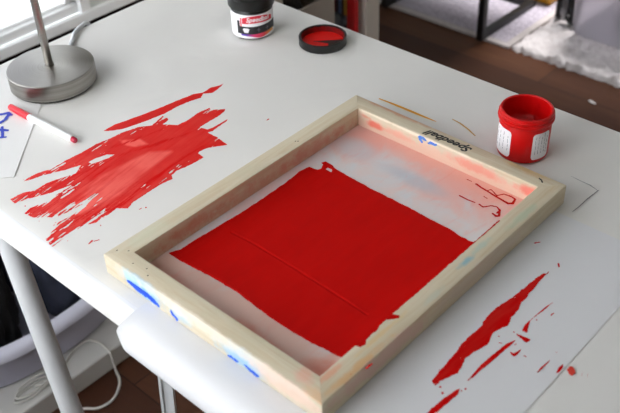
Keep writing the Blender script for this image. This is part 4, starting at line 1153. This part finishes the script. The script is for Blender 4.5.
st = thing('metal_stand', 'black square-tube metal stand on the woven rug', 'stand', (1.98, 0.90, 0.009))
q = 0.011
zr = 0.0092
obj('foot_bar', BX(1.838, 2.150, 0.700, 0.722, zr, zr + 0.022, bev=0.001), M['black_metal'], st)
obj('foot_bar', BX(1.838, 2.150, 1.078, 1.100, zr, zr + 0.022, bev=0.001), M['black_metal'], st)
obj('cross_bar', BX(2.128, 2.150, 0.7222, 1.0778, zr, zr + 0.022, bev=0.001), M['black_metal'], st)
for y in (0.700, 1.078):
    obj('post', BX(1.838, 1.860, y, y + 0.022, zr + 0.0222, 0.62, bev=0.001), M['black_metal'], st)
obj('shelf_top', BX(1.80, 2.17, 0.68, 1.12, 0.6202, 0.64, bev=0.002), M['gap_shade_and_wood'], st)

# translucent tub
tub = thing('storage_tub', 'milky translucent plastic tub standing on the shaggy rug', 'tub', (2.19, 0.27, 0.03))
def rbox(x0, x1, y0, y1, r, z, n=8):
    out = []
    for cx_, cy_, a0 in ((x1 - r, y1 - r, 0), (x0 + r, y1 - r, PI / 2), (x0 + r, y0 + r, PI), (x1 - r, y0 + r, 1.5 * PI)):
        for i in range(n + 1):
            a = a0 + PI / 2 * i / n; out.append((cx_ + r * math.cos(a), cy_ + r * math.sin(a), z))
    return out
def skin(rings, cap0=True, cap1=True):
    bm = bmesh.new(); R_ = [[bm.verts.new(p) for p in r] for r in rings]
    m = len(R_[0])
    for a, b in zip(R_, R_[1:]):
        for k in range(m): bm.faces.new((a[k], a[(k + 1) % m], b[(k + 1) % m], b[k]))
    if cap0: bm.faces.new(R_[0][::-1])
    if cap1: bm.faces.new(R_[-1])
    return bm
zq = 0.030
obj('tub_body', skin([rbox(2.02, 2.38, 0.04, 0.49, 0.05, zq), rbox(2.005, 2.395, 0.025, 0.505, 0.05, zq + 0.01), rbox(1.985, 2.415, 0.005, 0.525, 0.05, 0.42),
                      rbox(1.990, 2.410, 0.010, 0.520, 0.05, 0.42), rbox(2.010, 2.390, 0.030, 0.500, 0.05, zq + 0.014)]), M['tub'], tub, smooth=50)
garment('cloth_bundle', 2.21, 0.25, 0.115, 0.13, 0.17, 0.075, 14.0, simple('dusty_pink_cloth', rgb(190, 150, 150), 0.9, noise=0.1), 'faded pink cloth bundle seen through the translucent tub', 'clothing')

# yellow box, black two-legged stand with a steel clip
tag(obj('yellow_box', BX(2.18, 2.40, 0.665, 0.83, 0.0085, 0.14, bev=0.01, seg=3), M['yellow'], origin=(2.28, 0.74, 0.0085)), 'yellow plastic box behind the black tripod beside the tub', 'box')
tr = thing('floor_tripod', 'black slim-legged tripod with a steel clip, left of the translucent tub', 'stand', (2.12, 0.6, 0.02))
for (a, b) in (((2.105, 0.588, 0.025), (2.12, 0.60, 0.55)), ((2.085, 0.530, 0.025), (2.118, 0.59, 0.55)), ((2.21, 0.585, 0.02), (2.13, 0.60, 0.55))):
    obj('leg', tube(bmesh.new(), [a, b], [0.013, 0.010], 14), M['black_metal'], tr, smooth=40)
obj('head', BX(2.09, 2.15, 0.57, 0.63, 0.5505, 0.60, bev=0.006), M['black_metal'], tr)
pts = [(2.085, 0.552, 0.075), (2.070, 0.545, 0.050), (2.066, 0.528, 0.036), (2.072, 0.512, 0.034), (2.08, 0.520, 0.05)]
obj('clip', tube(bmesh.new(), spline(pts, 8), 0.005, 10), M['black_metal'], tr, smooth=60, label='curved black hook')
obj('clip_plate', tube(bmesh.new(), [(2.088, 0.560, 0.12), (2.076, 0.556, 0.06), (2.072, 0.552, 0.036)], [0.010, 0.012, 0.008], 12), M['steel'], tr, smooth=60, label='steel clip')
bm = bmesh.new(); bmesh.ops.create_icosphere(bm, subdivisions=3, radius=1)
for v in bm.verts:
    n_ = v.co.copy(); v.co = Vector((1.7453 + n_.x * 0.004 + n_.y * 0.003, 0.2689 + n_.y * 0.013, 0.003 + n_.z * (0.003 + 0.0006 * math.sin(n_.y * 6))))
tag(obj('paper_scrap', bm, M['label_white'], origin=(1.7453, 0.2689, 0), smooth=60), 'tiny white scrap lying on the dark floor beyond the jar', 'scrap')

# ------------------------------------------------------------------ light: overcast daylight beyond the window, a dim warm room behind the camera
w = bpy.data.worlds.new('World'); bpy.context.scene.world = w; w.use_nodes = True
nt = w.node_tree; bg = nt.nodes['Background']
tc = nt.nodes.new('ShaderNodeTexCoord'); sp = nt.nodes.new('ShaderNodeSeparateXYZ'); nt.links.new(tc.outputs['Generated'], sp.inputs[0])
def lobe(sock, sign, a, b):
    m_ = nt.nodes.new('ShaderNodeMath'); m_.operation = 'MULTIPLY'; nt.links.new(sock, m_.inputs[0]); m_.inputs[1].default_value = sign
    q_ = nt.nodes.new('ShaderNodeMapRange'); q_.interpolation_type = 'SMOOTHSTEP'; nt.links.new(m_.outputs[0], q_.inputs['Value'])
    q_.inputs['From Min'].default_value = a; q_.inputs['From Max'].default_value = b
    return q_.outputs[0]
def mixc(f, a, b):
    mx = nt.nodes.new('ShaderNodeMix'); mx.data_type = 'RGBA'; nt.links.new(f, mx.inputs[0])
    for i_, v_ in ((6, a), (7, b)):
        if isinstance(v_, tuple): mx.inputs[i_].default_value = v_
        else: nt.links.new(v_, mx.inputs[i_])
    return mx.outputs[2]
c_ = mixc(lobe(sp.outputs[1], 1.0, 0.0, 0.35), (0.27, 0.225, 0.17, 1), (1.7, 1.8, 2.0, 1))
c_ = mixc(lobe(sp.outputs[0], -1.0, 0.25, 0.6), c_, (8.5, 8.7, 9.0, 1))
nt.links.new(c_, bg.inputs[0]); bg.inputs[1].default_value = 1.0
# unseen area light, added to brighten the rugs in the far half
li = bpy.data.lights.new('rug_fill_light', 'AREA'); li.shape = 'DISK'; li.size = 0.6; li.energy = 25; li.color = (1.0, 0.95, 0.92); li.spread = math.radians(56)
lo = bpy.data.objects.new('rug_fill_light', li); C.objects.link(lo); lo.location = (2.65, 0.7, 2.45)

# ------------------------------------------------------------------ camera
cam = bpy.data.cameras.new('camera'); co = bpy.data.objects.new('camera', cam); C.objects.link(co)
cam.sensor_width = 36; cam.lens = 53.2327; cam.clip_start = 0.02
co.location = (-0.37323, -0.66423, 1.38528)
co.rotation_mode = 'XYZ'; co.rotation_euler = (0.904245, 0.036293, -0.831095)
cam.dof.use_dof = True; cam.dof.focus_distance = 1.12; cam.dof.aperture_fstop = 8.0
sc = bpy.context.scene
sc.camera = co
sc.view_settings.view_transform = 'Standard'; sc.view_settings.look = 'None'
sc.view_settings.gamma = 1; sc.view_settings.use_curve_mapping = False
sc.view_settings.exposure = -0.6
sc.cycles.use_denoising = True
